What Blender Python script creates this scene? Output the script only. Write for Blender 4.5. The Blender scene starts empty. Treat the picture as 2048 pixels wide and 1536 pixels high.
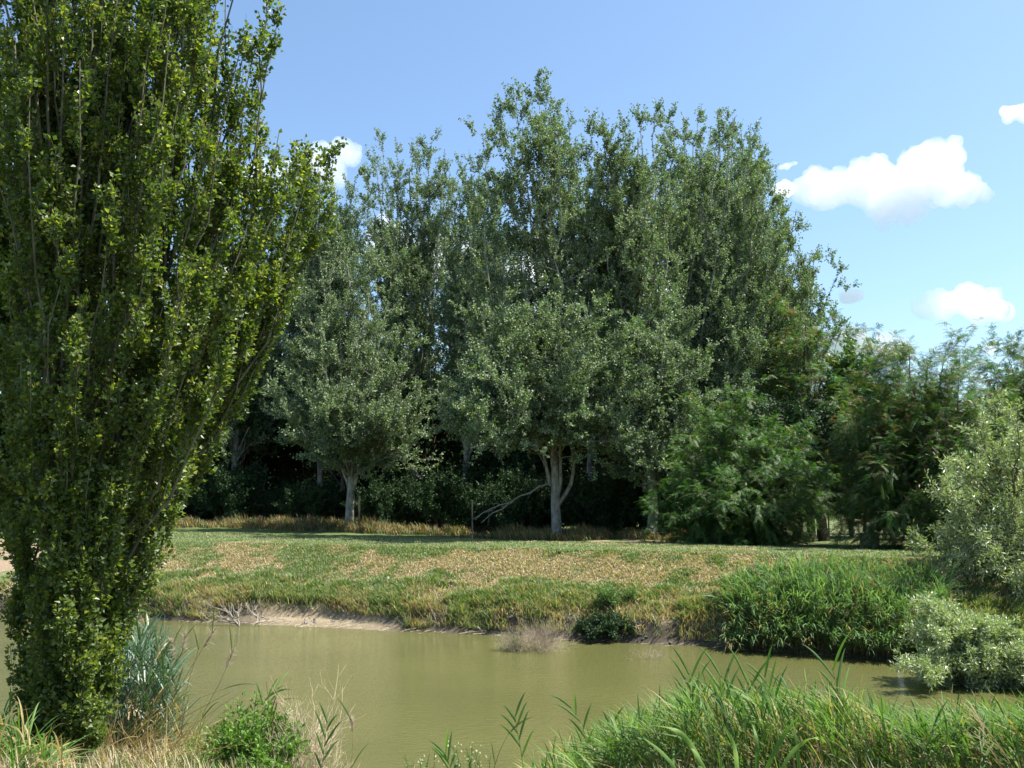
import bpy, math, random
import numpy as np
from mathutils import Vector

R = math.radians
scene = bpy.context.scene
col = scene.collection

# ------------------------------------------------------------ camera, sky, sun, exposure
CAMZ = 3.2
FPX = 1877.0
PITCH = math.atan((1012 - 768) / FPX)
cd = bpy.data.cameras.new("camera")
cam = bpy.data.objects.new("camera", cd)
col.objects.link(cam)
cam.location = (0, 0, CAMZ)
cam.rotation_euler = (R(90) + PITCH, 0, 0)
cd.lens = 33.0
cd.sensor_width = 36.0
cd.clip_start = 0.05
cd.clip_end = 9000
scene.camera = cam

SUN_EL, SUN_AZ = 61.0, 90.0          # azimuth clockwise from +Y
world = bpy.data.worlds.new("World")
scene.world = world
world.use_nodes = True
nt = world.node_tree
bg = nt.nodes['Background']
sky = nt.nodes.new('ShaderNodeTexSky')
sky.sky_type = 'NISHITA'
sky.sun_disc = False
sky.sun_elevation = R(SUN_EL)
sky.sun_rotation = R(SUN_AZ)
sky.air_density = 1.0
sky.dust_density = 1.6
sky.ozone_density = 1.5
tint = nt.nodes.new('ShaderNodeMix'); tint.data_type = 'RGBA'; tint.blend_type = 'MULTIPLY'
tint.inputs[0].default_value = 1.0; tint.inputs[7].default_value = (0.88, 0.99, 1.03, 1)
nt.links.new(sky.outputs[0], tint.inputs[6]); nt.links.new(tint.outputs[2], bg.inputs[0])
bg.inputs[1].default_value = 0.092

sl = bpy.data.lights.new("sun", 'SUN')
sl.energy = 5.0
sl.angle = R(0.53)
sl.color = (1.0, 0.95, 0.86)
sun = bpy.data.objects.new("sun", sl)
col.objects.link(sun)
sd = Vector((math.sin(R(SUN_AZ)) * math.cos(R(SUN_EL)), math.cos(R(SUN_AZ)) * math.cos(R(SUN_EL)), math.sin(R(SUN_EL))))
sun.rotation_euler = sd.to_track_quat('Z', 'Y').to_euler()
sun.location = (20, 10, 60)

scene.view_settings.view_transform = 'Standard'
scene.view_settings.look = 'None'
scene.view_settings.gamma = 1
scene.view_settings.exposure = 1.4
scene.render.engine = 'CYCLES'
cy = scene.cycles
cy.max_bounces = 8
cy.diffuse_bounces = 3
cy.glossy_bounces = 3
cy.transmission_bounces = 3
cy.volume_bounces = 5
cy.transparent_max_bounces = 8
cy.caustics_reflective = False
cy.caustics_refractive = False
cy.use_denoising = True

# ------------------------------------------------------------ helpers
rng = np.random.default_rng(7)

def P(px, py, Y):
    """point at distance Y (metres ahead) seen at photo position px, py"""
    u = (px - 1024) / FPX
    v = (768 - py) / FPX
    dy = math.cos(PITCH) - v * math.sin(PITCH)
    dz = math.sin(PITCH) + v * math.cos(PITCH)
    t = Y / dy
    return np.array((u * t, Y, CAMZ + dz * t))

def Pz(px, py, z):
    d = P(px, py, 1.0) - np.array((0, 0, CAMZ))
    t = (z - CAMZ) / d[2]
    return np.array((d[0] * t, d[1] * t, z))

def hash2(ix, iy, seed):
    n = (ix.astype(np.int64) * 374761393 + iy.astype(np.int64) * 668265263 + seed * 1442695041) & 0x7fffffff
    n = ((n ^ (n >> 13)) * 1274126177) & 0x7fffffff
    return ((n ^ (n >> 16)) & 0xffff) / 65535.0

def vnoise(x, y, seed=0):
    x = np.asarray(x, float); y = np.asarray(y, float)
    ix = np.floor(x); iy = np.floor(y)
    fx = x - ix; fy = y - iy
    fx = fx * fx * (3 - 2 * fx); fy = fy * fy * (3 - 2 * fy)
    a = hash2(ix, iy, seed); b = hash2(ix + 1, iy, seed)
    c = hash2(ix, iy + 1, seed); d = hash2(ix + 1, iy + 1, seed)
    return (a * (1 - fx) + b * fx) * (1 - fy) + (c * (1 - fx) + d * fx) * fy

def fbm(x, y, seed=0, octv=4):
    s = 0; a = 0.5; f = 1.0; t = 0
    for o in range(octv):
        s = s + a * vnoise(x * f, y * f, seed + o * 17); t += a
        a *= 0.5; f *= 2.03
    return s / t

def sstep(a, b, x):
    t = np.clip((x - a) / (b - a), 0, 1)
    return t * t * (3 - 2 * t)

def tag(o, label=None, cat=None, group=None, kind=None):
    if label: o['label'] = label
    if cat: o['category'] = cat
    if group: o['group'] = group
    if kind: o['kind'] = kind
    return o

def empty(name, loc, label, cat, group=None):
    o = bpy.data.objects.new(name, None)
    col.objects.link(o)
    o.empty_display_size = 0.2
    o.location = tuple(float(c) for c in loc)
    return tag(o, label, cat, group)

class MB:
    """collects vertices, faces and point attributes; build() links ONE mesh object"""
    def __init__(self):
        self.V = []; self.F = []; self.n = 0; self.A = {'v': [], 'd': []}
    def add(self, V, F, v=0.5, d=0.0):
        V = np.asarray(V, float).reshape(-1, 3)
        self.V.append(V)
        self.F.append(np.asarray(F, np.int64) + self.n)
        for k, val in (('v', v), ('d', d)):
            self.A[k].append(np.broadcast_to(np.asarray(val, float), (len(V),)).copy())
        self.n += len(V)
    def mesh(self, name, mat, origin=(0, 0, 0), smooth=False):
        V = np.concatenate(self.V) - np.asarray(origin, float)
        me = bpy.data.meshes.new(name)
        nl = sum(f.size for f in self.F); nf = sum(len(f) for f in self.F)
        me.vertices.add(len(V)); me.loops.add(nl); me.polygons.add(nf)
        me.vertices.foreach_set('co', V.astype(np.float32).ravel())
        me.loops.foreach_set('vertex_index', np.concatenate([f.ravel() for f in self.F]).astype(np.int32))
        tot = np.concatenate([np.full(len(f), f.shape[1]) for f in self.F])
        st = np.concatenate(([0], np.cumsum(tot)[:-1]))
        me.polygons.foreach_set('loop_start', st.astype(np.int32))
        me.polygons.foreach_set('use_smooth', np.full(nf, smooth))
        me.update(calc_edges=True)
        for k, arr in self.A.items():
            at = me.attributes.new(k, 'FLOAT', 'POINT')
            at.data.foreach_set('value', np.concatenate(arr).astype(np.float32))
        if mat: me.materials.append(mat)
        return me
    def build(self, name, mat, parent=None, origin=(0, 0, 0), smooth=False):
        o = bpy.data.objects.new(name, self.mesh(name, mat, origin, smooth))
        col.objects.link(o)
        if parent is not None: o.parent = parent
        else: o.location = tuple(float(c) for c in origin)
        return o

def unit(a):
    return a / np.maximum(np.linalg.norm(a, axis=-1, keepdims=True), 1e-9)

def rand_unit(n, up=0.0):
    a = unit(rng.normal(size=(n, 3)))
    a[:, 2] += up
    return unit(a)

def tubes(mb, Pts, Rad, k=5, v=0.5, d=0.0, cap=False):
    """Pts (N,n,3), Rad (N,n)"""
    Pts = np.asarray(Pts, float); Rad = np.asarray(Rad, float)
    N, n, _ = Pts.shape
    T = unit(np.gradient(Pts, axis=1))
    ref = np.where(np.abs(T[:, :1, 2:3]) > 0.9, np.array([1.0, 0, 0]), np.array([0, 0, 1.0]))
    A = unit(np.cross(T, np.broadcast_to(ref, T.shape)))
    B = np.cross(T, A)
    ang = np.arange(k) * 2 * np.pi / k
    ring = A[:, :, None, :] * np.cos(ang)[None, None, :, None] + B[:, :, None, :] * np.sin(ang)[None, None, :, None]
    V = Pts[:, :, None, :] + ring * Rad[:, :, None, None]
    base = (np.arange(N) * n * k)[:, None, None]
    i = np.arange(n - 1)[None, :, None] * k
    j = np.arange(k)[None, None, :]
    j2 = (j + 1) % k
    F = np.stack([base + i + j, base + i + j2, base + i + k + j2, base + i + k + j], -1).reshape(-1, 4)
    vv = v if np.isscalar(v) else np.repeat(np.asarray(v), n * k)
    dd = d if np.isscalar(d) else np.repeat(np.asarray(d), n * k)
    mb.add(V.reshape(-1, 3), F, vv, dd)
    if cap:
        F2 = (np.arange(N) * n * k)[:, None] + (n - 1) * k + np.arange(k)[None, :]
        mb.F.append(F2 + (mb.n - N * n * k))

def leaves(mb, C, D, Nn, L, W, v, d=0.0, fold=0.25, widest=0.4):
    """folded four-point leaves. C base points, D direction, Nn face normal"""
    N = len(C)
    L = np.broadcast_to(L, (N,))[:, None]; W = np.broadcast_to(W, (N,))[:, None]
    D = unit(D); S = unit(np.cross(D, Nn)); U = np.cross(S, D)
    a = C; t = C + D * L
    l = C + D * L * widest + S * W * 0.5 + U * W * fold
    r = C + D * L * widest - S * W * 0.5 + U * W * fold
    V = np.stack([a, r, t, l], 1).reshape(-1, 3)
    b = (np.arange(N) * 4)[:, None]
    F = np.concatenate([b + np.array([[0, 1, 2]]), b + np.array([[0, 2, 3]])], 0)
    mb.add(V, F, np.repeat(np.broadcast_to(v, (N,)), 4), np.repeat(np.broadcast_to(d, (N,)), 4))

def ribbons(mb, Pts, W, side, v=0.5, d=0.0, fold=0.0):
    """Pts (N,n,3) W (N,n) side (N,3); with fold a raised-edge strip of three columns"""
    N, n, _ = Pts.shape
    T = unit(np.gradient(Pts, axis=1))
    S = unit(side[:, None, :] - T * np.sum(T * side[:, None, :], -1, keepdims=True))
    U = np.cross(T, S)
    if fold:
        cols = [Pts - S * W[..., None] / 2 + U * W[..., None] * fold, Pts, Pts + S * W[..., None] / 2 + U * W[..., None] * fold]
    else:
        cols = [Pts - S * W[..., None] / 2, Pts + S * W[..., None] / 2]
    m = len(cols)
    V = np.stack(cols, 2).reshape(-1, 3)
    base = (np.arange(N) * n * m)[:, None, None]
    i = np.arange(n - 1)[None, :, None] * m
    j = np.arange(m - 1)[None, None, :]
    F = np.stack([base + i + j, base + i + j + 1, base + i + m + j + 1, base + i + m + j], -1).reshape(-1, 4)
    mb.add(V, F, np.repeat(np.broadcast_to(v, (N,)), n * m), np.repeat(np.broadcast_to(d, (N,)), n * m))

def bez(S, C, T, n):
    t = np.linspace(0, 1, n)[None, :, None]
    return S[:, None] * (1 - t) ** 2 + C[:, None] * 2 * t * (1 - t) + T[:, None] * t * t

def at_t(Pl, idx, t):
    n = Pl.shape[1]
    f = t * (n - 1)
    i = np.minimum(f.astype(int), n - 2); fr = (f - i)[:, None]
    a = Pl[idx, i]; b = Pl[idx, i + 1]
    return a * (1 - fr) + b * fr, unit(b - a)

def grow(Pl, Rd, per, t0, t1, ang, length, up=0.3, n=4, rr=0.5, jit=0.3, taper=0.25, tpow=1.0, longer_low=0.0, droop=0.0, tipshort=0.0):
    """side shoots on every polyline of Pl; returns (M,n,3), (M,n)"""
    N = len(Pl)
    idx = np.repeat(np.arange(N), per)
    t = t0 + (t1 - t0) * rng.random(len(idx)) ** tpow
    S, T = at_t(Pl, idx, t)
    f = t * (Rd.shape[1] - 1); i = np.minimum(f.astype(int), Rd.shape[1] - 2)
    r0 = (Rd[idx, i] * (1 - (f - i)) + Rd[idx, i + 1] * (f - i)) * rr
    rd = unit(rng.normal(size=S.shape))
    side = unit(rd - T * np.sum(rd * T, -1, keepdims=True))
    a = R(ang) * (1 + rng.normal(size=len(idx)) * jit)
    D = T * np.cos(a)[:, None] + side * np.sin(a)[:, None]
    L = length * (0.55 + 0.75 * rng.random(len(idx))) * (1 + longer_low * (1 - t)) * (1 - tipshort * np.clip((t - 0.5) * 2, 0, 1))
    up3 = np.array([0, 0, 1.0])
    Cc = S + D * (L * 0.5)[:, None]
    E = S + unit(D + up3 * up)*L[:, None]
    if droop: E[:, 2] -= droop * L
    pl = bez(S, Cc, E, n)
    pl[:, 1:-1] += rng.normal(size=(len(idx), n - 2, 3)) * (L * 0.03)[:, None, None]
    rad = r0[:, None] * np.linspace(1, taper, n)[None, :]
    return pl, rad

# ------------------------------------------------------------ materials
def mat_new(name):
    m = bpy.data.materials.new(name)
    m.use_nodes = True
    t = m.node_tree
    t.nodes.clear()
    return m, t, t.nodes, t.links

def attr(nodes, name):
    a = nodes.new('ShaderNodeAttribute'); a.attribute_name = name
    return a.outputs['Fac']

def ramp(nodes, links, fac, stops):
    r = nodes.new('ShaderNodeValToRGB')
    e = r.color_ramp.elements
    while len(e) < len(stops): e.new(0.5)
    for el, (p, c) in zip(e, stops):
        el.position = p; el.color = (*c, 1)
    links.new(fac, r.inputs[0])
    return r.outputs[0]

def mixc(nodes, links, fac, a, b, mode='MIX'):
    m = nodes.new('ShaderNodeMix'); m.data_type = 'RGBA'; m.blend_type = mode
    for s, val in ((m.inputs[0], fac), (m.inputs[6], a), (m.inputs[7], b)):
        if hasattr(val, 'is_linked'): links.new(val, s)
        elif isinstance(val, (int, float)): s.default_value = val
        else: s.default_value = (*val, 1)
    return m.outputs[2]

def noise(nodes, links, scale, detail=4, rough=0.6, vec=None, obj=True):
    n = nodes.new('ShaderNodeTexNoise')
    n.inputs['Scale'].default_value = scale; n.inputs['Detail'].default_value = detail
    n.inputs['Roughness'].default_value = rough
    if vec is None:
        tc = nodes.new('ShaderNodeTexCoord'); vec = tc.outputs['Object']
    links.new(vec, n.inputs['Vector'])
    return n.outputs[0]

def leaf_mat(name, stops, back=None, dry=None, rough=0.45, trans=0.35, tcol=(1.3, 1.5, 0.6), spec=0.5):
    m, t, N, Lk = mat_new(name)
    c = ramp(N, Lk, attr(N, 'v'), stops)
    if dry: c = mixc(N, Lk, attr(N, 'd'), c, ramp(N, Lk, attr(N, 'v'), dry))
    tc = mixc(N, Lk, 1.0, c, tcol, 'MULTIPLY')
    if back:
        g = N.new('ShaderNodeNewGeometry')
        c = mixc(N, Lk, g.outputs['Backfacing'], c, back)
    p = N.new('ShaderNodeBsdfPrincipled')
    Lk.new(c, p.inputs['Base Color'])
    p.inputs['Roughness'].default_value = rough
    p.inputs['Specular IOR Level'].default_value = spec
    tr = N.new('ShaderNodeBsdfTranslucent'); Lk.new(tc, tr.inputs[0])
    mx = N.new('ShaderNodeMixShader'); mx.inputs[0].default_value = trans
    Lk.new(p.outputs[0], mx.inputs[1]); Lk.new(tr.outputs[0], mx.inputs[2])
    o = N.new('ShaderNodeOutputMaterial'); Lk.new(mx.outputs[0], o.inputs[0])
    return m

def bark_mat(name, a, b, scale=6, zs=0.25, bump=0.5):
    m, t, N, Lk = mat_new(name)
    tc = N.new('ShaderNodeTexCoord'); mp = N.new('ShaderNodeMapping')
    mp.inputs['Scale'].default_value = (1, 1, zs)
    Lk.new(tc.outputs['Object'], mp.inputs[0])
    n = noise(N, Lk, scale, 6, 0.7, mp.outputs[0])
    c = ramp(N, Lk, n, [(0.35, a), (0.62, b)])
    p = N.new('ShaderNodeBsdfPrincipled'); Lk.new(c, p.inputs['Base Color'])
    p.inputs['Roughness'].default_value = 0.9; p.inputs['Specular IOR Level'].default_value = 0.2
    bp = N.new('ShaderNodeBump'); bp.inputs['Strength'].default_value = bump; bp.inputs['Distance'].default_value = 0.03
    Lk.new(n, bp.inputs['Height']); Lk.new(bp.outputs[0], p.inputs['Normal'])
    o = N.new('ShaderNodeOutputMaterial'); Lk.new(p.outputs[0], o.inputs[0])
    return m

M = {}
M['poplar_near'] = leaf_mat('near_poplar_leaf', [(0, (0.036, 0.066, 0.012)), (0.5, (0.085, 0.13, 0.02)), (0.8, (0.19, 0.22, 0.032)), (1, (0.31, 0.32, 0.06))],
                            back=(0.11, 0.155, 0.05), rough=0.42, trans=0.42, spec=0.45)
M['poplar_far'] = leaf_mat('far_poplar_leaf', [(0, (0.058, 0.10, 0.042)), (0.6, (0.11, 0.17, 0.066)), (1, (0.20, 0.265, 0.115))],
                           back=(0.28, 0.325, 0.22), rough=0.55, trans=0.32, spec=0.35)
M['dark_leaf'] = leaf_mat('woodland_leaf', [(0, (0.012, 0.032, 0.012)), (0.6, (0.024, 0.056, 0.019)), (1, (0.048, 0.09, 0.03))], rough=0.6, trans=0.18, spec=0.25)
M['locust'] = leaf_mat('locust_leaflet', [(0, (0.024, 0.068, 0.017)), (0.6, (0.06, 0.138, 0.028)), (1, (0.13, 0.22, 0.042))],
                       dry=[(0, (0.10, 0.06, 0.03)), (1, (0.22, 0.13, 0.06))], rough=0.5, trans=0.35)
M['maple'] = leaf_mat('pale_broad_leaf', [(0, (0.05, 0.11, 0.025)), (1, (0.13, 0.21, 0.05))], rough=0.45, trans=0.4)
M['willow'] = leaf_mat('willow_leaf', [(0, (0.14, 0.19, 0.07)), (0.6, (0.26, 0.315, 0.13)), (1, (0.38, 0.43, 0.22))],
                       back=(0.36, 0.41, 0.27), rough=0.4, trans=0.3)
M['reed'] = leaf_mat('reed_blade', [(0, (0.045, 0.095, 0.026)), (0.6, (0.095, 0.175, 0.042)), (1, (0.20, 0.30, 0.07))],
                     dry=[(0, (0.20, 0.13, 0.06)), (1, (0.45, 0.34, 0.17))], rough=0.55, trans=0.38, spec=0.25)
M['blue_reed'] = leaf_mat('blue_reed_blade', [(0, (0.03, 0.075, 0.045)), (1, (0.08, 0.15, 0.08))],
                          dry=[(0, (0.20, 0.13, 0.06)), (1, (0.45, 0.34, 0.17))], rough=0.42, trans=0.3)
M['grass'] = leaf_mat('grass_blade', [(0, (0.06, 0.105, 0.035)), (0.6, (0.125, 0.19, 0.065)), (1, (0.22, 0.29, 0.12))],
                      dry=[(0, (0.24, 0.165, 0.11)), (0.6, (0.44, 0.30, 0.20)), (1, (0.58, 0.45, 0.32))], rough=0.55, trans=0.3)
M['rank_grass'] = leaf_mat('rank_grass_blade', [(0, (0.04, 0.09, 0.025)), (1, (0.11, 0.17, 0.05))], dry=[(0, (0.18, 0.095, 0.05)), (1, (0.42, 0.25, 0.13))], rough=0.6, trans=0.3)
M['reed_far'] = leaf_mat('far_reed_blade', [(0, (0.06, 0.12, 0.048)), (0.6, (0.13, 0.22, 0.085)), (1, (0.23, 0.33, 0.13))], dry=[(0, (0.18, 0.11, 0.06)), (1, (0.38, 0.27, 0.15))], rough=0.55, trans=0.33, spec=0.3)
M['nettle'] = leaf_mat('nettle_leaf', [(0, (0.06, 0.14, 0.02)), (1, (0.17, 0.29, 0.05))], rough=0.5, trans=0.4)
M['plume'] = leaf_mat('reed_plume', [(0, (0.36, 0.26, 0.19)), (1, (0.62, 0.5, 0.38))], rough=0.8, trans=0.4, tcol=(1, 1, 1))
M['twig'] = bark_mat('dry_twig', (0.22, 0.17, 0.12), (0.42, 0.35, 0.27), 20, 1, 0.2)
M['straw'] = bark_mat('straw_twig', (0.34, 0.27, 0.17), (0.6, 0.5, 0.35), 20, 1, 0.1)
M['driftwood'] = bark_mat('bleached_wood', (0.15, 0.13, 0.10), (0.36, 0.32, 0.26), 14, 1, 0.3)
M['bark_pale'] = bark_mat('poplar_bark', (0.10, 0.095, 0.08), (0.33, 0.32, 0.28), 5, 0.5, 0.6)
M['bark_near'] = bark_mat('young_poplar_bark', (0.055, 0.05, 0.035), (0.17, 0.155, 0.11), 9, 0.5, 0.4)
M['bark_brown'] = bark_mat('brown_bark', (0.05, 0.04, 0.03), (0.15, 0.12, 0.09), 7, 0.2, 0.8)
M['shoot'] = bark_mat('young_shoot_bark', (0.06, 0.055, 0.03), (0.15, 0.13, 0.07), 12, 0.5, 0.1)
M['torn_wood'] = bark_mat('torn_pale_wood', (0.45, 0.32, 0.15), (0.7, 0.56, 0.33), 12, 0.15, 0.4)
M['concrete'] = bark_mat('rough_concrete', (0.26, 0.24, 0.21), (0.45, 0.42, 0.37), 9, 1, 0.3)
M['stone'] = bark_mat('grey_stone', (0.07, 0.066, 0.058), (0.22, 0.205, 0.18), 9, 1, 0.6)
M['post_wood'] = bark_mat('weathered_post_wood', (0.10, 0.08, 0.06), (0.42, 0.33, 0.2), 9, 0.2, 0.5)
M['metal'] = bark_mat('dull_green_metal', (0.10, 0.12, 0.09), (0.2, 0.22, 0.18), 20, 1, 0.05)
M['foam'] = bark_mat('white_litter', (0.6, 0.6, 0.58), (0.85, 0.85, 0.83), 10, 1, 0.1)
M['petal'] = leaf_mat('pale_flower', [(0, (0.4, 0.42, 0.25)), (1, (0.75, 0.74, 0.55))], rough=0.7, trans=0.4, tcol=(1, 1, 0.9))

# ground
m, t, N, Lk = mat_new('ground_soil_and_turf'); M['ground'] = m
f1 = noise(N, Lk, 9, 6, 0.75)
f2 = noise(N, Lk, 45, 4, 0.7)
green = ramp(N, Lk, f1, [(0.3, (0.035, 0.07, 0.016)), (0.7, (0.085, 0.14, 0.03))])
tan = ramp(N, Lk, f2, [(0.3, (0.17, 0.12, 0.08)), (0.7, (0.36, 0.275, 0.19))])
mx_ = N.new('ShaderNodeMath'); mx_.operation = 'ADD'
mm = N.new('ShaderNodeMath'); mm.operation = 'MULTIPLY_ADD'
Lk.new(f2, mm.inputs[0]); mm.inputs[1].default_value = 0.8; mm.inputs[2].default_value = -0.4
Lk.new(mm.outputs[0], mx_.inputs[0]); Lk.new(attr(N, 'd'), mx_.inputs[1]); mx_.use_clamp = True
c = mixc(N, Lk, mx_.outputs[0], green, tan)
mud = ramp(N, Lk, f1, [(0.3, (0.17, 0.135, 0.085)), (0.7, (0.32, 0.26, 0.175))])
c = mixc(N, Lk, attr(N, 'mud'), c, mud)
wet_shade = ramp(N, Lk, f2, [(0.35, (0.022, 0.019, 0.015)), (0.7, (0.085, 0.072, 0.055))])  # wet soil, darkened further to paint the shade of the undercut bank
c = mixc(N, Lk, attr(N, 'v'), c, wet_shade)
p = N.new('ShaderNodeBsdfPrincipled'); Lk.new(c, p.inputs['Base Color'])
p.inputs['Roughness'].default_value = 0.9; p.inputs['Specular IOR Level'].default_value = 0.2
bp = N.new('ShaderNodeBump'); bp.inputs['Strength'].default_value = 0.8; bp.inputs['Distance'].default_value = 0.05
Lk.new(f2, bp.inputs['Height']); Lk.new(bp.outputs[0], p.inputs['Normal'])
o = N.new('ShaderNodeOutputMaterial'); Lk.new(p.outputs[0], o.inputs[0])

# water
m, t, N, Lk = mat_new('murky_olive_water'); M['water'] = m
tc = N.new('ShaderNodeTexCoord')
mp = N.new('ShaderNodeMapping'); mp.inputs['Rotation'].default_value = (0, 0, R(-24)); mp.inputs['Scale'].default_value = (1.0, 2.6, 1)
Lk.new(tc.outputs['Object'], mp.inputs[0])
w1 = noise(N, Lk, 4.5, 3, 0.6, mp.outputs[0])
w2 = noise(N, Lk, 0.35, 2, 0.5, tc.outputs['Object'])
w3 = noise(N, Lk, 14, 2, 0.6, mp.outputs[0])
c = ramp(N, Lk, w2, [(0.3, (0.078, 0.080, 0.027)), (0.7, (0.093, 0.095, 0.032))])
p = N.new('ShaderNodeBsdfPrincipled'); Lk.new(c, p.inputs['Base Color'])
p.inputs['Roughness'].default_value = 0.07; p.inputs['IOR'].default_value = 1.33
ad = N.new('ShaderNodeMath'); ad.operation = 'MULTIPLY_ADD'; Lk.new(w3, ad.inputs[0]); ad.inputs[1].default_value = 0.35; Lk.new(w1, ad.inputs[2])
bp = N.new('ShaderNodeBump'); bp.inputs['Strength'].default_value = 0.55; bp.inputs['Distance'].default_value = 0.06
Lk.new(ad.outputs[0], bp.inputs['Height']); Lk.new(bp.outputs[0], p.inputs['Normal'])
o = N.new('ShaderNodeOutputMaterial'); Lk.new(p.outputs[0], o.inputs[0])

# ------------------------------------------------------------ terrain
wl = [Pz(px, py, 0.0) for px, py in [(300, 1240), (540, 1250), (800, 1262), (1000, 1270), (1200, 1283), (1400, 1292), (1600, 1308), (1800, 1322), (2048, 1336)]]
WX = np.array([-70.0] + [w[0] for w in wl] + [60.0])
WY = np.array([wl[0][1] + 0.28 * 57] + [w[1] for w in wl] + [wl[-1][1] - 0.10 * 48])
cr = [Pz(px, py, 1.9) for px, py in [(350, 1087), (700, 1093), (1100, 1101), (1500, 1110), (1850, 1122)]]
CX = np.array([-70.0] + [w[0] for w in cr] + [60.0])
CY = np.array([cr[0][1] + 0.3 * 58] + [w[1] for w in cr] + [cr[-1][1] - 0.1 * 48])

def shore(X):
    return np.interp(X, WX, WY) + 0.35 * (fbm(X * 0.9, X * 0 + 3.3, 5) - 0.5)

def bank_s(X, Y):
    """0 at the far waterline, 1 at the far crest"""
    a = shore(X); b = np.interp(X, CX, CY)
    return (Y - a) / (b - a), Y - a

NX = np.array([-70.0, -12, -5, -2.2, -1.2, 0.3, 1.2, 6, 14, 60]); NYs = np.array([15.0, 13.0, 11.6, 10.9, 9.4, 9.3, 10.6, 11.4, 10.6, 8.0])

def height(X, Y):
    X = np.asarray(X, float); Y = np.asarray(Y, float)
    s, dd = bank_s(X, Y)
    beach = 0.05 + 0.85 * np.exp(-((X + 5.6) / 2.2) ** 2) + 0.2 * fbm(X * 1.3, X * 0, 9)
    scz = 0.34 + 0.18 * (fbm(X * 0.8, X * 0 + 1, 21) - 0.5) * 2
    far = np.where(dd < 0, dd * 0.35, 0)
    far = np.where((dd >= 0) & (dd < beach), dd / beach * 0.14, far)
    e = sstep(0, 0.28, dd - beach)
    top = 0.14 + scz * e
    rest = np.clip((dd - beach - 0.28) / np.maximum(np.interp(X, CX, CY) - shore(X) - beach - 0.28, 1), 0, 1)
    top = top + (1.9 - 0.14 - scz) * (rest ** 0.92) * (dd > beach)
    far = np.where(dd >= beach, top, far)
    far = far + 0.22 * sstep(30, 52, Y) * sstep(2, -8, X) + 0.05 * (fbm(X * 0.7, Y * 0.7, 31) - 0.5) * sstep(0.3, 1.0, dd)
    far = far + 0.05 * (fbm(X * 3, Y * 3, 37) - 0.5) * sstep(0.0, 0.4, dd)
    ny = np.interp(X, NX, NYs)
    dn = ny - Y
    near = np.where(dn < 0, np.maximum(dn * 0.4, -0.9), 0)
    near = np.where(dn >= 0, np.interp(dn, [0, 1, 3, 7, 10, 60], [0, 0.45, 0.98, 1.5, 1.6, 1.6]), near)
    near = near + 0.08 * (fbm(X * 1.1, Y * 1.1, 41) - 0.5) * (dn > 0)
    return np.where(dd > -2.6, np.maximum(far, -0.9), np.where(dn > -2.3, near, -0.9))

def GZ(x, y):
    return float(height(np.array([x]), np.array([y]))[0])

def dryness(X, Y):
    s, dd = bank_s(X, Y)
    n = fbm(X * 0.45, Y * 0.6, 51, 4) ; n2 = fbm(X * 1.8, Y * 2.0, 61, 3)
    prof = np.interp(s, [0.0, 0.12, 0.2, 0.3, 0.42, 0.6, 0.8, 0.97, 1.05, 1.6, 2.2], [0.75, 0.7, 0.3, 0.1, 0.35, 0.66, 0.74, 0.62, 0.15, 0.12, 0.5])
    pl = np.interp(X, [-12, -9, -3, 0, 8], [0.05, -0.22, 0.0, 0.08, 0.1])
    pl = pl * ((s > 0.25) & (s < 1.0)) - 0.25 * np.exp(-((X - 1.0) / 1.5) ** 2) * ((s > .2) & (s < .55))
    v = prof - 0.06 + pl + (n - 0.5) * 1.9 + (n2 - 0.5) * 1.5
    v = np.where((s > 1.6) & (Y > 36), np.where(X > 8, 0.42 + (n - .5) * .5, 0.3 + (n - .5) * .6), v)
    near = Y < 16
    v = np.where(near, 0.45 + (n - 0.5), v)
    return np.clip((v - 0.32) / 0.38, 0, 1)

def axis(lo, fine_lo, fine_hi, hi, step, ratio=1.22):
    a = list(np.arange(fine_lo, fine_hi + 1e-6, step))
    s = step; x = fine_hi
    while x < hi: s *= ratio; x += s; a.append(x)
    s = step; x = fine_lo; b = []
    while x > lo: s *= ratio; x -= s; b.append(x)
    return np.array(b[::-1] + a)

gx = axis(-900, -26, 20, 900, 0.16)
gy = axis(-60, -2, 42, 2500, 0.12)
XX, YY = np.meshgrid(gx, gy)
ZZ = height(XX, YY)
nx, ny_ = len(gx), len(gy)
i = np.arange(ny_ - 1)[:, None] * nx; j = np.arange(nx - 1)[None, :]
F = np.stack([i + j, i + j + 1, i + nx + j + 1, i + nx + j], -1).reshape(-1, 4)
g = MB()
s_, dd_ = bank_s(XX, YY)
isfar = dd_ > -2.6
wet_shade_v = np.where(isfar, sstep(0.10, 0.03, ZZ) * 0.9 + 0.95 * sstep(0.12, 0.2, ZZ) * sstep(0.75, 0.5, ZZ) * (fbm(XX * 1.5, YY * 0, 71) > 0.45) * (dd_ < 1.9), sstep(0.2, 0.0, ZZ))  # wet edge at the waterline, plus undercut shade painted on the scarp
beachy = sstep(-7.5, -6.4, XX) * sstep(-2.6, -3.6, XX)
wet_shade_v = np.where(isfar & (ZZ < 0.5), np.maximum(wet_shade_v, 0.85 * (0.6 + 0.6 * fbm(XX * 2, YY * 2, 73))) * (1 - beachy) + wet_shade_v * beachy * 0.3, wet_shade_v)  # dark band off the pale beach: wet mud with painted undercut shade
mudv = np.where(isfar, sstep(0.62, 0.45, ZZ), sstep(0.4, 0.2, ZZ))
g.add(np.stack([XX, YY, ZZ], -1), F, np.clip(wet_shade_v, 0, 1).ravel(), dryness(XX, YY).ravel())
g.A['mud'] = [mudv.ravel()]
go = g.build('ground', M['ground'], smooth=True)
tag(go, kind='structure')

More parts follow.
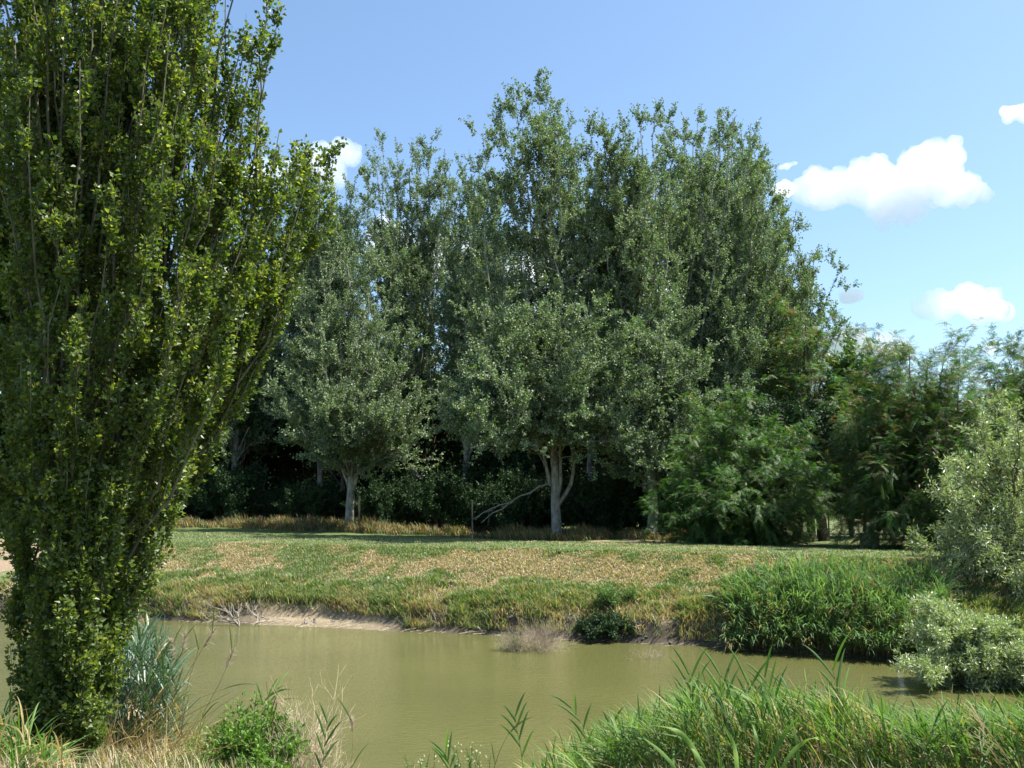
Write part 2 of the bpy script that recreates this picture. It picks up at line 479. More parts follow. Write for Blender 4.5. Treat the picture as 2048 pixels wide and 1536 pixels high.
wb = MB()
wx = np.linspace(-160, 160, 9); wy = np.array([5.0, 70.0])
for a, b in zip(wx[:-1], wx[1:]):
    k = len(wb.V)
    wb.add([(a, 6, 0), (b, 6, 0), (b, 60, 0), (a, 60, 0)], [(0, 1, 2, 3)])
tag(wb.build('water', M['water']), kind='structure')

# ------------------------------------------------------------ generic tree builder
def crown_leaves(mb, pl, rad, per, L, W, t0=0.05, up=0.5, spread=0.6, widest=0.42, drytop=0.0, vshift=0.0, outward=0.0):
    N = len(pl)
    idx = np.repeat(np.arange(N), per)
    t = t0 + (1 - t0) * rng.random(len(idx))
    S, T = at_t(pl, idx, t)
    rd = unit(rng.normal(size=S.shape))
    D = unit(T * 0.5 + rd * (0.5 + spread))
    off = 0.03 + 0.35 * L * rng.random(len(idx))
    C = S + rd * off[:, None] * 0.6
    Nn = rand_unit(len(idx), up)
    ls = L * (0.65 + 0.6 * rng.random(len(idx)))
    br = np.repeat(rng.random(N), per)
    v = np.clip(0.55 * rng.random(len(idx)) + 0.45 * br + vshift, 0, 1)
    leaves(mb, C, D, Nn, ls, ls * W, v, drytop, widest=widest)

def limb_set(base, trunk, tips, depth, spread, extra, hf=(0.12, 0.75), fmin=0.06):
    """limb polylines from the trunk polyline to tips; tips in world coordinates"""
    tips = np.array(tips)
    if extra:
        a = tips[rng.integers(0, len(tips), extra)]; b = tips[rng.integers(0, len(tips), extra)]
        w = rng.random((extra, 1))
        e = a * w + b * (1 - w)
        e[:, 0] += rng.normal(size=extra) * 0.45
        e[:, 1] += rng.normal(size=extra) * spread * 0.6
        e[:, 2] = base[2] + (e[:, 2] - base[2]) * (0.6 + 0.42 * rng.random(extra) ** 0.6)
        tips = np.concatenate([tips, e])
    top = trunk[-1]
    hz = (tips[:, 2] - base[2]) / max(top[2] - base[2], 0.1)
    f = np.clip(hz * (hf[0] + (hf[1] - hf[0]) * rng.random(len(tips))), fmin + 0.08 * rng.random(len(tips)), 0.9)
    S, _ = at_t(trunk[None], np.zeros(len(tips), int), f)
    Cc = np.stack([S[:, 0] + (tips[:, 0] - S[:, 0]) * 0.72, S[:, 1] + (tips[:, 1] - S[:, 1]) * 0.72, S[:, 2] + (tips[:, 2] - S[:, 2]) * 0.38], -1)
    pl = bez(S, Cc, tips, 9)
    L = np.linalg.norm(tips - S, axis=1)
    pl[:, 1:-1] += rng.normal(size=(len(tips), 7, 3)) * (L * 0.012)[:, None, None]
    return pl, L

def set_parts(root, base, parts, smooth=True):
    for nm, mb, mt in parts:
        mb.build(nm, mt, root, origin=base, smooth=(nm in ('trunk', 'branches', 'broken_branch') and smooth))

def poplar(name, label, base, top, tips, r0=0.26, spread=1.6, extra=14, br=18, brl=1.6, tw=10, twl=0.45, lv=14, L=0.092, W=0.85,
           leaf='poplar_far', bark='bark_pale', group=None, cat='tree', lean=None, hf=(0.12, 0.75), up=0.3, shoots=True, t0=0.25, vshift=0.0, ang=54, stems=(), fmin=0.17):
    base = np.array(base, float); top = np.array(top, float)
    mid = (base + top) / 2 + (np.array(lean) if lean is not None else rng.normal(size=3) * np.array([0.2, 0.2, 0]))
    trunk = bez(base[None], mid[None], top[None], 14)[0]
    trunk[1:-1, :2] += rng.normal(size=(12, 2)) * 0.05
    if leaf == 'poplar_far': tips = [q_ - np.array([0, 0, 0.45]) for q_ in tips]; trunk[:, 2] -= np.linspace(0, 1.4, 14)
    h = top[2] - base[2]
    root = empty(name, base, label, cat, group)
    tb = MB(); bb = MB(); cb = MB()
    tp = np.vstack([base - np.array([0, 0, 0.3]), trunk])
    tr = r0 * np.concatenate(([1.35], np.interp(np.linspace(0, 1, 14), [0, 0.06, 0.3, 1], [1.18, 1.0, 0.72, 0.1])))
    tubes(tb, tp[None], tr[None], 10)
    for st, r in stems:
        st = np.array(st)
        tubes(tb, st[None], (r * np.linspace(1, 0.3, len(st)))[None], 8)
    lp, L_ = limb_set(base, trunk, tips, None, spread, extra, hf, fmin)
    lr = (0.28 * r0 * np.clip(L_ / (0.5 * h), 0.3, 1.1))[:, None] * np.linspace(1, 0.08, 9)[None, :] + 0.006
    tubes(tb, lp, lr, 6)
    allp = np.concatenate([lp, np.stack([trunk[np.linspace(4, 13, 9).astype(int)]])])
    allr = np.concatenate([lr, (r0 * np.linspace(0.7, 0.1, 9))[None]])
    b1, r1 = grow(allp, allr, br, t0, 1.0, ang, brl, up=up, n=5, rr=0.4, longer_low=0.2, tipshort=0.5)
    b2, r2 = grow(b1, r1, tw, 0.15, 1.0, 40, twl, up=0.35, n=4, rr=0.5)
    tubes(bb, b1, r1 + 0.003, 4)
    tubes(bb, b2, r2 * 0.7 + 0.0018, 3)
    crown_leaves(cb, b2, r2, lv, L, W, vshift=vshift)
    crown_leaves(cb, b1, r1, lv, L, W, t0=0.5, vshift=vshift)
    crown_leaves(cb, lp, lr, lv * 8, L, W, t0=0.68, vshift=vshift, spread=1.0)
    set_parts(root, base, [('trunk', tb, M[bark]), ('branches', bb, M[bark]), ('crown', cb, M[leaf])])
    print(name, 'leaves', cb.n // 4)
    return root

def copy_tree(src, loc, rz=0, s=1.0, label=None, sz=None):
    c = src.copy(); col.objects.link(c)
    c.location = tuple(float(q) for q in loc); c.rotation_euler = (0, 0, rz); c.scale = (s, s, sz or s)
    if label: c['label'] = label
    for ch in list(src.children):
        k = ch.copy(); col.objects.link(k); k.parent = c
    return c

def tipsP(lst, Y, sp):
    return [P(px, py, Y + rng.uniform(-sp, sp)) for px, py in lst]

def gbase(px, Y):
    p = P(px, 1000, Y)
    return np.array([p[0], Y, GZ(p[0], Y)])

GF = 'tall grey poplars along the far bank'
# T1: the tall central poplar with four stems fanning low
b = gbase(1114, 38)
T1s = []
for pts, r in (([(1116, 1010), (1140, 975), (1150, 930), (1140, 880), (1150, 800), (1165, 700)], 0.09),
               ([(1114, 1000), (1122, 960), (1120, 900), (1118, 800), (1130, 650)], 0.085),
               ([(1100, 970), (1090, 920), (1078, 880), (1060, 780), (1040, 640)], 0.075),
               ([(1092, 935), (1082, 915), (1070, 895), (1060, 885)], 0.035)):
    q = np.array([P(x, y, 38 - 0.1 * k) for k, (x, y) in enumerate(pts)])
    tt = np.linspace(0, len(q) - 1, 10); ii = np.minimum(tt.astype(int), len(q) - 2)
    T1s.append((q[ii] + (q[ii + 1] - q[ii]) * (tt - ii)[:, None], r))
t1 = poplar('poplar_tree', 'tallest poplar in the middle, its pale trunk forking low into several stems', b, P(1100, 175, 38),
       tipsP([(1075, 160), (1098, 152), (1135, 190), (1032, 185), (998, 205), (965, 245), (945, 330), (1150, 255), (1150, 340), (1060, 250), (1110, 260), (1000, 330),
              (940, 520), (980, 600), (1190, 430), (1200, 540), (1050, 420), (1100, 400)], 38, 1.8)
       + tipsP([(925, 740), (900, 790), (960, 690), (1010, 640), (1060, 620), (1120, 610), (1180, 600), (1230, 640), (1255, 720), (1240, 780), (1200, 720), (1140, 740), (1080, 740), (1010, 790),
                (950, 800), (890, 800), (1210, 800), (1150, 790)], 35.4, 1.6),
       r0=0.19, extra=44, br=16, stems=T1s, group=GF)
bbk = MB()
q = np.array([P(1095, 968, 37.8), P(1078, 973, 37.5), P(1060, 986, 37.3), P(1040, 992, 37.2), P(1020, 1005, 37), P(1003, 1009, 36.9), P(985, 1016, 36.8), P(965, 1026, 36.7), P(950, 1040, 36.6)])
tubes(bbk, q[None], np.linspace(0.045, 0.012, 9)[None], 6)
tw_, tr_ = grow(q[None], np.linspace(0.04, 0.012, 9)[None], 9, 0.2, 1, 40, 0.5, up=-0.3, n=4)
tubes(bbk, tw_, tr_ * .6 + .002, 4)
q2 = np.array([P(1020, 1005, 37), P(1005, 1018, 36.6), P(985, 1026, 36.4), P(962, 1046, 36.2)])
tubes(bbk, q2[None], np.array([[0.03, 0.025, 0.02, 0.01]]), 5)
q3 = np.array([P(985, 1020, 36.8), P(965, 1026, 36.8), P(950, 1036, 36.8), P(944, 1038, 36.8)])
tubes(bbk, q3[None], np.array([[0.02, 0.018, 0.014, 0.008]]), 5)
bo = bbk.build('broken_branch', M['driftwood'], t1, origin=b, smooth=True)
bo['label'] = 'bare grey branch sloping down to the ground'

b = gbase(1303, 39)
poplar('poplar_tree', 'poplar with thick dark-streaked trunk right of the central one, many upright tops', b, P(1275, 215, 39),
       tipsP([(1178, 235), (1205, 205), (1240, 200), (1275, 185), (1312, 205), (1338, 205), (1190, 320), (1165, 420), (1220, 300), (1260, 330), (1300, 320), (1340, 330), (1180, 500), (1240, 480), (1300, 520)], 39, 1.8)
       + tipsP([(1240, 660), (1290, 640), (1340, 620), (1210, 780), (1270, 800), (1330, 760), (1390, 700), (1300, 900), (1260, 940), (1360, 860), (1400, 790)], 37.5, 1.2),
       r0=0.20, extra=34, br=16, group=GF)
b = gbase(1345, 42)
poplar('poplar_tree', 'broad poplar on the right with stems leaning rightwards, rounded ragged top', b, P(1440, 230, 42),
       tipsP([(1368, 220), (1400, 245), (1435, 205), (1470, 215), (1500, 250), (1518, 300), (1530, 350), (1380, 320), (1430, 320), (1480, 340), (1520, 430), (1460, 450), (1400, 440), (1540, 520), (1440, 560), (1500, 620), (1380, 600)], 42, 2.0)
       + tipsP([(1420, 690), (1480, 700), (1540, 680), (1450, 780), (1520, 780)], 41, 1.2),
       r0=0.25, extra=44, br=16, group=GF, hf=(0.1, 0.5), lean=(-0.8, 0, -0.5))
b = gbase(1400, 44)
poplar('poplar_tree', 'lower right-hand poplar whose branches sweep out towards the large cloud', b, P(1560, 430, 44),
       tipsP([(1592, 400), (1565, 400), (1550, 450), (1630, 490), (1612, 500), (1600, 470), (1585, 560), (1560, 540), (1605, 590), (1540, 620), (1600, 640), (1560, 690), (1500, 560), (1620, 560)], 44, 1.6),
       r0=0.2, extra=26, br=16, group=GF, hf=(0.1, 0.4), lean=(-1.0, 0, -0.6))
b = gbase(700, 45)
poplar('poplar_tree', 'pale-trunked poplar forking at head height left of the centre, low rounded crown', b, P(695, 470, 45),
       tipsP([(640, 490), (690, 450), (745, 480), (600, 560), (780, 560), (660, 520), (720, 520)], 45, 1.6)
       + tipsP([(830, 660), (850, 760), (840, 840), (800, 700), (760, 640), (700, 620), (640, 640), (590, 700), (560, 760), (620, 780), (680, 760), (740, 780), (790, 820), (650, 820), (720, 830), (590, 800)], 43, 1.8),
       r0=0.2, extra=26, br=16, group=GF,
       stems=[(np.array([P(700, 985, 45), P(693, 960, 45), P(683, 935, 44.9), P(668, 905, 44.8), P(650, 860, 44.6)]), 0.08),
              (np.array([P(703, 985, 45), P(712, 960, 45), P(716, 930, 45), P(716, 900, 45), P(720, 820, 45)]), 0.12)])
b = gbase(832, 54)
poplar('poplar_tree', 'poplar with twin domed tops just right of the small upper-left cloud', b, P(820, 290, 54),
       tipsP([(745, 275), (790, 258), (765, 265), (835, 262), (865, 262), (890, 285), (900, 330), (738, 340), (790, 330), (860, 340), (750, 430), (820, 420), (890, 440), (720, 480), (800, 520), (900, 540), (860, 620)], 54, 2.0),
       r0=0.20, extra=34, br=16, group=GF)
b = gbase(640, 56)
poplar('poplar_tree', 'poplar under the small upper-left cloud, half hidden by the near tree', b, P(660, 350, 56),
       tipsP([(600, 310), (640, 330), (690, 335), (715, 335), (720, 400), (640, 420), (580, 400), (680, 440), (560, 480), (620, 520), (560, 330), (590, 600)], 56, 2.0),
       r0=0.22, extra=48, br=16, group=GF)
b = gbase(930, 50)
poplar('poplar_tree', 'poplar behind the left shoulder of the tallest one', b, P(950, 330, 50),
       tipsP([(915, 340), (932, 310), (955, 300), (980, 330), (910, 400), (960, 420), (1000, 450), (920, 500), (980, 530), (900, 600), (950, 620), (1010, 640), (930, 680)], 50, 1.8),
       r0=0.22, extra=38, br=16, group=GF)
b = gbase(470, 54)
poplar('poplar_tree', 'slim pale-trunked poplar farthest left in the row, beside the near tree', b, P(490, 380, 54),
       tipsP([(430, 420), (480, 380), (540, 350), (520, 500), (560, 450), (440, 560), (500, 600), (560, 640), (420, 700), (480, 720), (540, 740), (400, 800), (460, 830), (520, 830), (500, 860), (440, 860)], 54, 1.8),
       r0=0.19, extra=26, br=16, group=GF)
b = gbase(60, 56)
poplar('poplar_tree', 'poplar seen in gaps of the near tree at the left edge', b, P(40, 330, 56),
       tipsP([(-30, 300), (20, 285), (60, 310), (110, 330), (-60, 400), (0, 440), (80, 430), (140, 500), (40, 560), (-40, 620), (120, 640), (180, 420)], 56, 2.0),
       r0=0.22, extra=12, br=12, group=GF)

b = gbase(1375, 47)
poplar('poplar_tree', 'poplar filling the middle of the right-hand canopy, its trunk hidden behind the thick streaked one', b, P(1385, 230, 47),
       tipsP([(1345, 225), (1370, 225), (1395, 225), (1420, 235), (1330, 270), (1360, 300), (1400, 300), (1440, 280), (1330, 400), (1380, 420), (1430, 400), (1350, 520), (1410, 520)], 47, 1.8),
       r0=0.2, extra=26, br=16, group=GF)
b = gbase(1180, 48)
poplar('poplar_tree', 'poplar set back between the tallest one and the thick streaked one', b, P(1175, 300, 48),
       tipsP([(1150, 330), (1175, 300), (1200, 310), (1225, 300), (1140, 420), (1180, 400), (1220, 420), (1160, 500), (1210, 520)], 48, 1.6),
       r0=0.18, extra=20, br=15, group=GF)
b = gbase(1490, 49)
poplar('poplar_tree', 'poplar set back behind the rounded ragged top on the right', b, P(1490, 250, 49),
       tipsP([(1455, 240), (1480, 230), (1505, 260), (1525, 320), (1450, 330), (1500, 360), (1530, 440), (1470, 450), (1560, 480), (1510, 540), (1580, 560), (1540, 620)], 49, 1.8),
       r0=0.2, extra=26, br=15, group=GF)

# dark wood behind: two generic trees, copied
def generic_tips(h, w, n):
    a = rng.random(n) * 2 * np.pi; zz = 0.35 + 0.65 * rng.random(n)
    rr = w * np.sqrt(np.clip(1 - ((zz - 0.5) / 0.56) ** 2, 0.05, 1)) * (0.6 + 0.4 * rng.random(n))
    return [np.array([math.cos(q) * r_, math.sin(q) * r_, z_ * h]) for q, r_, z_ in zip(a, rr, zz)]
GW = 'dark wood behind the poplars'
woods = []
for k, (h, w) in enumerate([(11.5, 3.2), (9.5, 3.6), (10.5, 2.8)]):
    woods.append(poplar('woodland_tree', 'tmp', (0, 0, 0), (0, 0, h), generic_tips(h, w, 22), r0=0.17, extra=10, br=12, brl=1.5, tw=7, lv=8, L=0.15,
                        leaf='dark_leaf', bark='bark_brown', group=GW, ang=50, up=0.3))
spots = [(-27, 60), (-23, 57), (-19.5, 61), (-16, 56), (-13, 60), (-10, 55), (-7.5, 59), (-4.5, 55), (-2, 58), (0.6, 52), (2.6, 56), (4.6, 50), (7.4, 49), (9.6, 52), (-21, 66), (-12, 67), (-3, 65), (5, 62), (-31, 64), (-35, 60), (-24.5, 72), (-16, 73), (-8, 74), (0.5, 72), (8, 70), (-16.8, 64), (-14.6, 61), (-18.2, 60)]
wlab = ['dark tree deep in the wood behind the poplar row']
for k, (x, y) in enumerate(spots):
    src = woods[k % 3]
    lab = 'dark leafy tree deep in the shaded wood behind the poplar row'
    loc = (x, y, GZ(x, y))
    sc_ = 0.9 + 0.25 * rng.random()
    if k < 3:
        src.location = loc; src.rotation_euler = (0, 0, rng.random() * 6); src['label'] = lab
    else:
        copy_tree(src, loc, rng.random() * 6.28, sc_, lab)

# understory shrubs
def shrub(name, label, base, w, h, leafm, n=26, br=8, tw=5, lv=8, L=0.08, W=0.7, brl=0.6, twl=0.3, bark='bark_brown', cat='shrub', group=None, lean=(0, 0), up=0.4, widest=0.42, t0=0.25, rstem=0.015, upl=0.5, flat=0.15):
    base = np.array(base, float)
    a = rng.random(n) * 2 * np.pi; rr = np.sqrt(rng.random(n)); zz = 0.45 + 0.55 * np.sqrt(np.clip(1 - rr ** 2, 0, 1)) * (0.75 + 0.25 * rng.random(n))
    zz = zz * rng.uniform(0.55, 1.12, n)
    zz = np.where(rr > 0.8, flat + (zz - flat) * rng.random(n), zz)
    tips = base + np.stack([np.cos(a) * rr * w + lean[0], np.sin(a) * rr * w * 0.8 + lean[1], zz * h], -1)
    S = base + np.stack([np.cos(a) * rr * w * 0.15, np.sin(a) * rr * w * 0.15, np.zeros(n) - 0.05], -1)
    Cc = np.stack([S[:, 0] * .5 + tips[:, 0] * .5, S[:, 1] * .5 + tips[:, 1] * .5, S[:, 2] + (tips[:, 2] - S[:, 2]) * 0.75], -1)
    lp = bez(S, Cc, tips, 7); lr = rstem * np.linspace(1, 0.2, 7)[None] * np.ones((n, 1))
    root = empty(name, base, label, cat, group)
    bb = MB(); cb = MB()
    b1, r1 = grow(lp, lr, br, t0, 1.0, 42, brl, up=up, n=4, rr=0.6)
    b2, r2 = grow(b1, r1, tw, 0.15, 1.0, 40, twl, up=up * 0.6, n=3, rr=0.6)
    tubes(bb, lp, lr, 5); tubes(bb, b1, r1 + 0.001, 3)
    tubes(bb, b2, r2 * 0.7 + 0.0008, 3)
    if lv:
        crown_leaves(cb, b2, r2, lv, L, W, up=upl, widest=widest)
        crown_leaves(cb, b1, r1, lv, L, W, t0=0.4, up=upl, widest=widest)
        set_parts(root, base, [('branches', bb, M[bark]), ('foliage', cb, M[leafm])])
    else:
        set_parts(root, base, [('branches', bb, M[bark])])
    return root

GS = 'undergrowth shrubs below the wood'
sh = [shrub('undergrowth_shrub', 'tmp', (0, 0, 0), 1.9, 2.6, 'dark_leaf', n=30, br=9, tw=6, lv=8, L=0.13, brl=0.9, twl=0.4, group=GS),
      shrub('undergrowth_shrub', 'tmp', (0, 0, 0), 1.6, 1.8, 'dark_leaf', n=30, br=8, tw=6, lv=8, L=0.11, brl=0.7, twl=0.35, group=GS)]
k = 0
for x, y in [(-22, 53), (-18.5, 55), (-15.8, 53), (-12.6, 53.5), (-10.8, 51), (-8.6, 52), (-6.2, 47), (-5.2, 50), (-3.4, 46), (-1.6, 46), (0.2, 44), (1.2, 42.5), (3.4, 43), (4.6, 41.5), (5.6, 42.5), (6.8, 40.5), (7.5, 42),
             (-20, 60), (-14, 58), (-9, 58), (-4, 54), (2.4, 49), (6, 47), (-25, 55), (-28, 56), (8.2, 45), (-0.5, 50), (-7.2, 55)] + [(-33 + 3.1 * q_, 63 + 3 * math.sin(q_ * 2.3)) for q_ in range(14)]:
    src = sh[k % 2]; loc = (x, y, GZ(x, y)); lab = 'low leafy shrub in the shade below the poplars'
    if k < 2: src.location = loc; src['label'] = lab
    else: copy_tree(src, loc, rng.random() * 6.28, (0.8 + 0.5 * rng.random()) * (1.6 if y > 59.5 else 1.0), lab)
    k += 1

# ------------------------------------------------------------ locust (feathery) trees
def locust(name, label, base, top, tips, r0=0.16, extra=8, br=11, brl=1.4, fr=17, nl=8, fl=0.28, rust=0.12, spread=1.5, group=None, hf=(0.1, 0.7), droop=0.15, leafm='locust', dense=1.0):
    base = np.array(base, float); top = np.array(top, float)
    trunk = bez(base[None], ((base + top) / 2 + rng.normal(size=3) * [0.3, 0.3, 0])[None], top[None], 14)[0]
    root = empty(name, base, label, 'tree', group)
    tb = MB(); bb = MB(); cb = MB()
    tp = np.vstack([base - np.array([0, 0, 0.3]), trunk]); tr = r0 * np.concatenate(([1.3], np.interp(np.linspace(0, 1, 14), [0, 0.1, 1], [1.15, 1, 0.12])))
    tubes(tb, tp[None], tr[None], 9)
    lp, L_ = limb_set(base, trunk, tips, None, spread, extra, hf)
    lr = (r0 * 0.35) * np.linspace(1, 0.1, 9)[None, :] * np.ones((len(lp), 1))
    tubes(tb, lp, lr, 6)
    b1, r1 = grow(lp, lr, br, 0.25, 1.0, 50, brl, up=0.12, n=5, rr=0.4, droop=droop, longer_low=0.4)
    b2, r2 = grow(b1, r1, 4, 0.2, 1.0, 45, brl * 0.45, up=0.1, n=4, rr=0.5, droop=droop)
    tubes(bb, b1, r1 + 0.002, 4); tubes(bb, b2, r2 * 0.6 + 0.002, 3)
    for src, per in ((b1, fr), (b2, max(2, int(fr * 0.75)))):
        N = len(src); idx = np.repeat(np.arange(N), per)
        t = 0.1 + 0.9 * rng.random(len(idx)); S, T = at_t(src, idx, t)
        rd = rng.normal(size=S.shape); rd[:, 2] *= 0.45
        D = unit(T * 0.8 + unit(rd) * 0.9); D[:, 2] -= 0.1; D = unit(D)
        Lf = fl * (0.6 + 0.6 * rng.random(len(idx)))
        E = S + D * Lf[:, None]; E[:, 2] -= 0.28 * Lf
        Cc = S + D * (Lf * 0.5)[:, None]
        fp = bez(S, Cc, E, 5)
        side = unit(np.cross(D, np.array([0, 0, 1.0]) + rng.normal(size=D.shape) * 0.35))
        v0 = np.repeat(rng.random(N), per); rs = (rng.random(len(idx)) < rust * (0.3 + 1.4 * v0)).astype(float) * (0.5 + 0.5 * rng.random(len(idx)))
        for sgn in (-1, 1):
            ii = np.repeat(np.arange(len(idx)), nl)
            tt = np.tile((np.arange(nl) + 0.6) / nl, len(idx))
            C, TT = at_t(fp, ii, tt * 0.999)
            Dl = unit(side[ii] * sgn + TT * 0.45 - np.array([0, 0, 0.15]))
            ll = 0.19 * Lf[ii] * (1.15 - 0.5 * np.abs(tt - 0.4))
            nn = np.cross(side[ii], TT) + rng.normal(size=C.shape) * 0.2
            nn = nn * np.sign(nn[:, 2:3] + 1e-6)
            leaves(cb, C, Dl, nn, ll, ll * 0.42, np.clip(0.6 * v0[ii] + 0.4 * rng.random(len(ii)), 0, 1), rs[ii], fold=0.1, widest=0.5)
    set_parts(root, base, [('trunk', tb, M['bark_brown']), ('branches', bb, M['bark_brown']), ('crown', cb, M[leafm])])
    print(name, 'leaflets', cb.n // 4)
    return root

GL = 'feathery locust trees right of the poplars'
locust('locust_tree', 'feathery locust tree with branches down to the grass, left of the gap', gbase(1480, 34), P(1480, 830, 34),
       tipsP([(1420, 820), (1460, 810), (1500, 850), (1390, 880), (1560, 870), (1600, 900), (1370, 960), (1620, 940), (1630, 985), (1560, 1050), (1520, 1075), (1350, 1030), (1400, 1060), (1450, 1050), (1520, 1060), (1560, 1000), (1500, 960), (1440, 950), (1540, 1030), (1420, 1000)], 33.2, 1.6),
       extra=20, brl=1.2, rust=0.06, group=GL, br=12)
locust('locust_tree', 'taller locust tree reaching out under the sky right of the last poplar', gbase(1590, 40), P(1610, 640, 40),
       tipsP([(1640, 620), (1680, 655), (1600, 615), (1650, 690), (1570, 680), (1620, 740), (1700, 760), (1560, 780), (1660, 800), (1600, 840), (1690, 850), (1640, 900), (1700, 900), (1580, 920), (1720, 940)], 40, 1.6),
       extra=10, rust=0.25, group=GL, fl=0.36, r0=0.17)
locust('locust_tree', 'spreading rust-tinged locust tree right of the gap, flat-topped against the sky', gbase(1858, 30), P(1855, 730, 30),
       tipsP([(1815, 690), (1790, 690), (1775, 720), (1895, 695), (1920, 700), (1850, 760), (1730, 760), (1960, 790), (1700, 830), (1760, 820), (1830, 830), (1900, 820), (1960, 860), (1680, 900), (1740, 900), (1800, 900), (1870, 900), (1930, 930),
              (1710, 960), (1750, 990), (1800, 1000), (1860, 990), (1920, 1010), (1960, 1040), (1800, 1050), (1800, 1080)], 29.5, 2.0),
       extra=24, rust=0.22, group=GL, r0=0.15, br=12)
locust('locust_tree', 'locust tree at the right edge standing above the willow', gbase(2050, 31), P(2060, 740, 31),
       tipsP([(1985, 725), (2015, 715), (2045, 710), (2090, 740), (1960, 800), (2020, 800), (2080, 820), (1980, 880), (2040, 900), (2100, 900), (1950, 940), (2010, 980), (2070, 1000)], 31, 1.5),
       extra=10, rust=0.15, group=GL)
poplar('broadleaf_tree', 'small yellow-green broad-leaved tree between the two locust crowns', gbase(1702, 39), P(1705, 750, 39),
       tipsP([(1700, 718), (1725, 735), (1680, 740), (1660, 780), (1745, 790), (1700, 800), (1760, 850), (1650, 850), (1700, 870), (1730, 900)], 39, 1.0),
       r0=0.11, extra=6, br=10, brl=0.9, tw=6, lv=7, L=0.17, W=1.0, leaf='maple', bark='bark_brown', group=None)
# two dark trunks seen in the gap (their crowns merge above)
for px, lab, r0 in ((1622, 'slim dark trunk left of the pair in the gap under the locusts', 0.13), (1645, 'thicker dark trunk flaring at its foot in the gap under the locusts', 0.19)):
    bs = gbase(px, 35.5 if r0 < .15 else 36)
    poplar('shade_tree', lab, bs, bs + np.array([0.2, 1, 5.0]), [bs + np.array([math.cos(a) * 2.0, math.sin(a) * 1.6 + 0.6, 3.3 + 2.2 * rng.random()]) for a in np.linspace(0, 6, 12)],
           r0=r0, extra=4, br=9, brl=1.0, tw=6, lv=8, L=0.13, leaf='dark_leaf', bark='bark_brown', hf=(0.4, 0.7), up=0.15, ang=50)
# screen of dark trees closing the view right of the gap
for k, (x, y) in enumerate([(12.8, 41), (15.0, 40.5), (16.8, 37.5), (18.8, 34.5), (18.8, 44), (21.5, 40), (11.3, 50), (24, 46), (27, 38), (24.5, 36), (23, 52)]):
    copy_tree(woods[k % 3], (x, y, GZ(x, y)), rng.random() * 6, [0.46, 0.46, 0.55, 0.5][k] if k < 4 else 0.62, 'dark leafy tree behind the locust trees at the right')

# ------------------------------------------------------------ willows
def willow(name, label, base, top, tips, r0, **kw):
    return poplar(name, label, base, top, tips, r0=r0, fmin=0.06, leaf='willow', bark='shoot', W=0.30, up=0.2, **kw)
b = gbase(2015, 22.5)
willow('willow_tree', 'silvery willow tree leaning over the bank at the right edge', b, P(2035, 830, 22.5),
       tipsP([(1990, 805), (2035, 815), (2080, 830), (1960, 860), (1930, 930), (1900, 990), (1985, 900), (2040, 900), (1925, 1040), (1895, 1090), (1960, 1010), (2020, 1000), (2080, 960), (1950, 1120), (1900, 1160), (1990, 1100),
              (2040, 1080), (2090, 1100), (2000, 1190), (2050, 1180), (2020, 1260), (2080, 1250), (2110, 1180)], 22, 1.3),
       0.09, extra=14, br=11, brl=0.7, tw=7, twl=0.3, lv=8, L=0.11, ang=45)
wbb = Pz(1975, 1372, 0.0)
ws = []
root = empty('willow_bush', (wbb[0], wbb[1], -0.1), 'rounded silvery willow bush standing in the water, topped by pale leaves', 'bush')
bb = MB(); cb = MB()
n = 125
tips = []
outl = [(1812, 1335), (1830, 1270), (1838, 1225), (1860, 1210), (1900, 1222), (1935, 1250), (1970, 1262), (2005, 1275), (2035, 1310), (2060, 1360), (2085, 1350), (2000, 1265), (2040, 1290), (2070, 1320), (2110, 1350), (1980, 1300), (1930, 1260), (2090, 1375), (1930, 1285), (1955, 1290), (1915, 1305), (1945, 1315), (1975, 1275), (1900, 1250), (1850, 1350), (1890, 1365), (1960, 1378), (2020, 1380)]
oc = np.array([1940, 1330])
for k in range(n):
    a, b_ = outl[rng.integers(len(outl))], outl[rng.integers(len(outl))]
    w_ = rng.random() ** 0.5
    q = (np.array(a) * w_ + np.array(b_) * (1 - w_)) if k >= len(outl) else np.array(outl[k])
    f_ = (q[1] - 1190) / 185
    tips.append(P(q[0], q[1], 16.9 + 1.2 * (1 - f_) + rng.uniform(-0.7, 0.7) * (0.4 + 0.6 * (1 - abs(f_ - .5)))))
tips = np.array(tips); tips[:, 2] = np.maximum(tips[:, 2], 0.05)
S = np.array([wbb[0], wbb[1] + 0.5, -0.1]) + rng.normal(size=(n, 3)) * [0.35, 0.2, 0]
Cc = np.stack([S[:, 0] * .6 + tips[:, 0] * .4, S[:, 1] * .5 + tips[:, 1] * .5, S[:, 2] + (tips[:, 2] - S[:, 2]) * 0.8], -1)
lp = bez(S, Cc, tips, 7); lr = 0.014 * np.linspace(1, 0.2, 7)[None] * np.ones((n, 1))
b1, r1 = grow(lp, lr, 14, 0.3, 1.0, 42, 0.25, up=0.3, n=4, rr=0.6)
b2, r2 = grow(b1, r1, 5, 0.1, 1.0, 40, 0.16, up=0.3, n=3, rr=0.6)
for a_ in (b1, b2): a_[..., 2] = np.maximum(a_[..., 2], 0.03)
tubes(bb, lp, lr, 5); tubes(bb, b1, r1 + 0.001, 3)
crown_leaves(cb, b2, r2, 9, 0.075, 0.36, up=0.5); crown_leaves(cb, b1, r1, 9, 0.075, 0.36, up=0.5)
set_parts(root, (wbb[0], wbb[1], -0.1), [('branches', bb, M['shoot']), ('foliage', cb, M['willow'])])

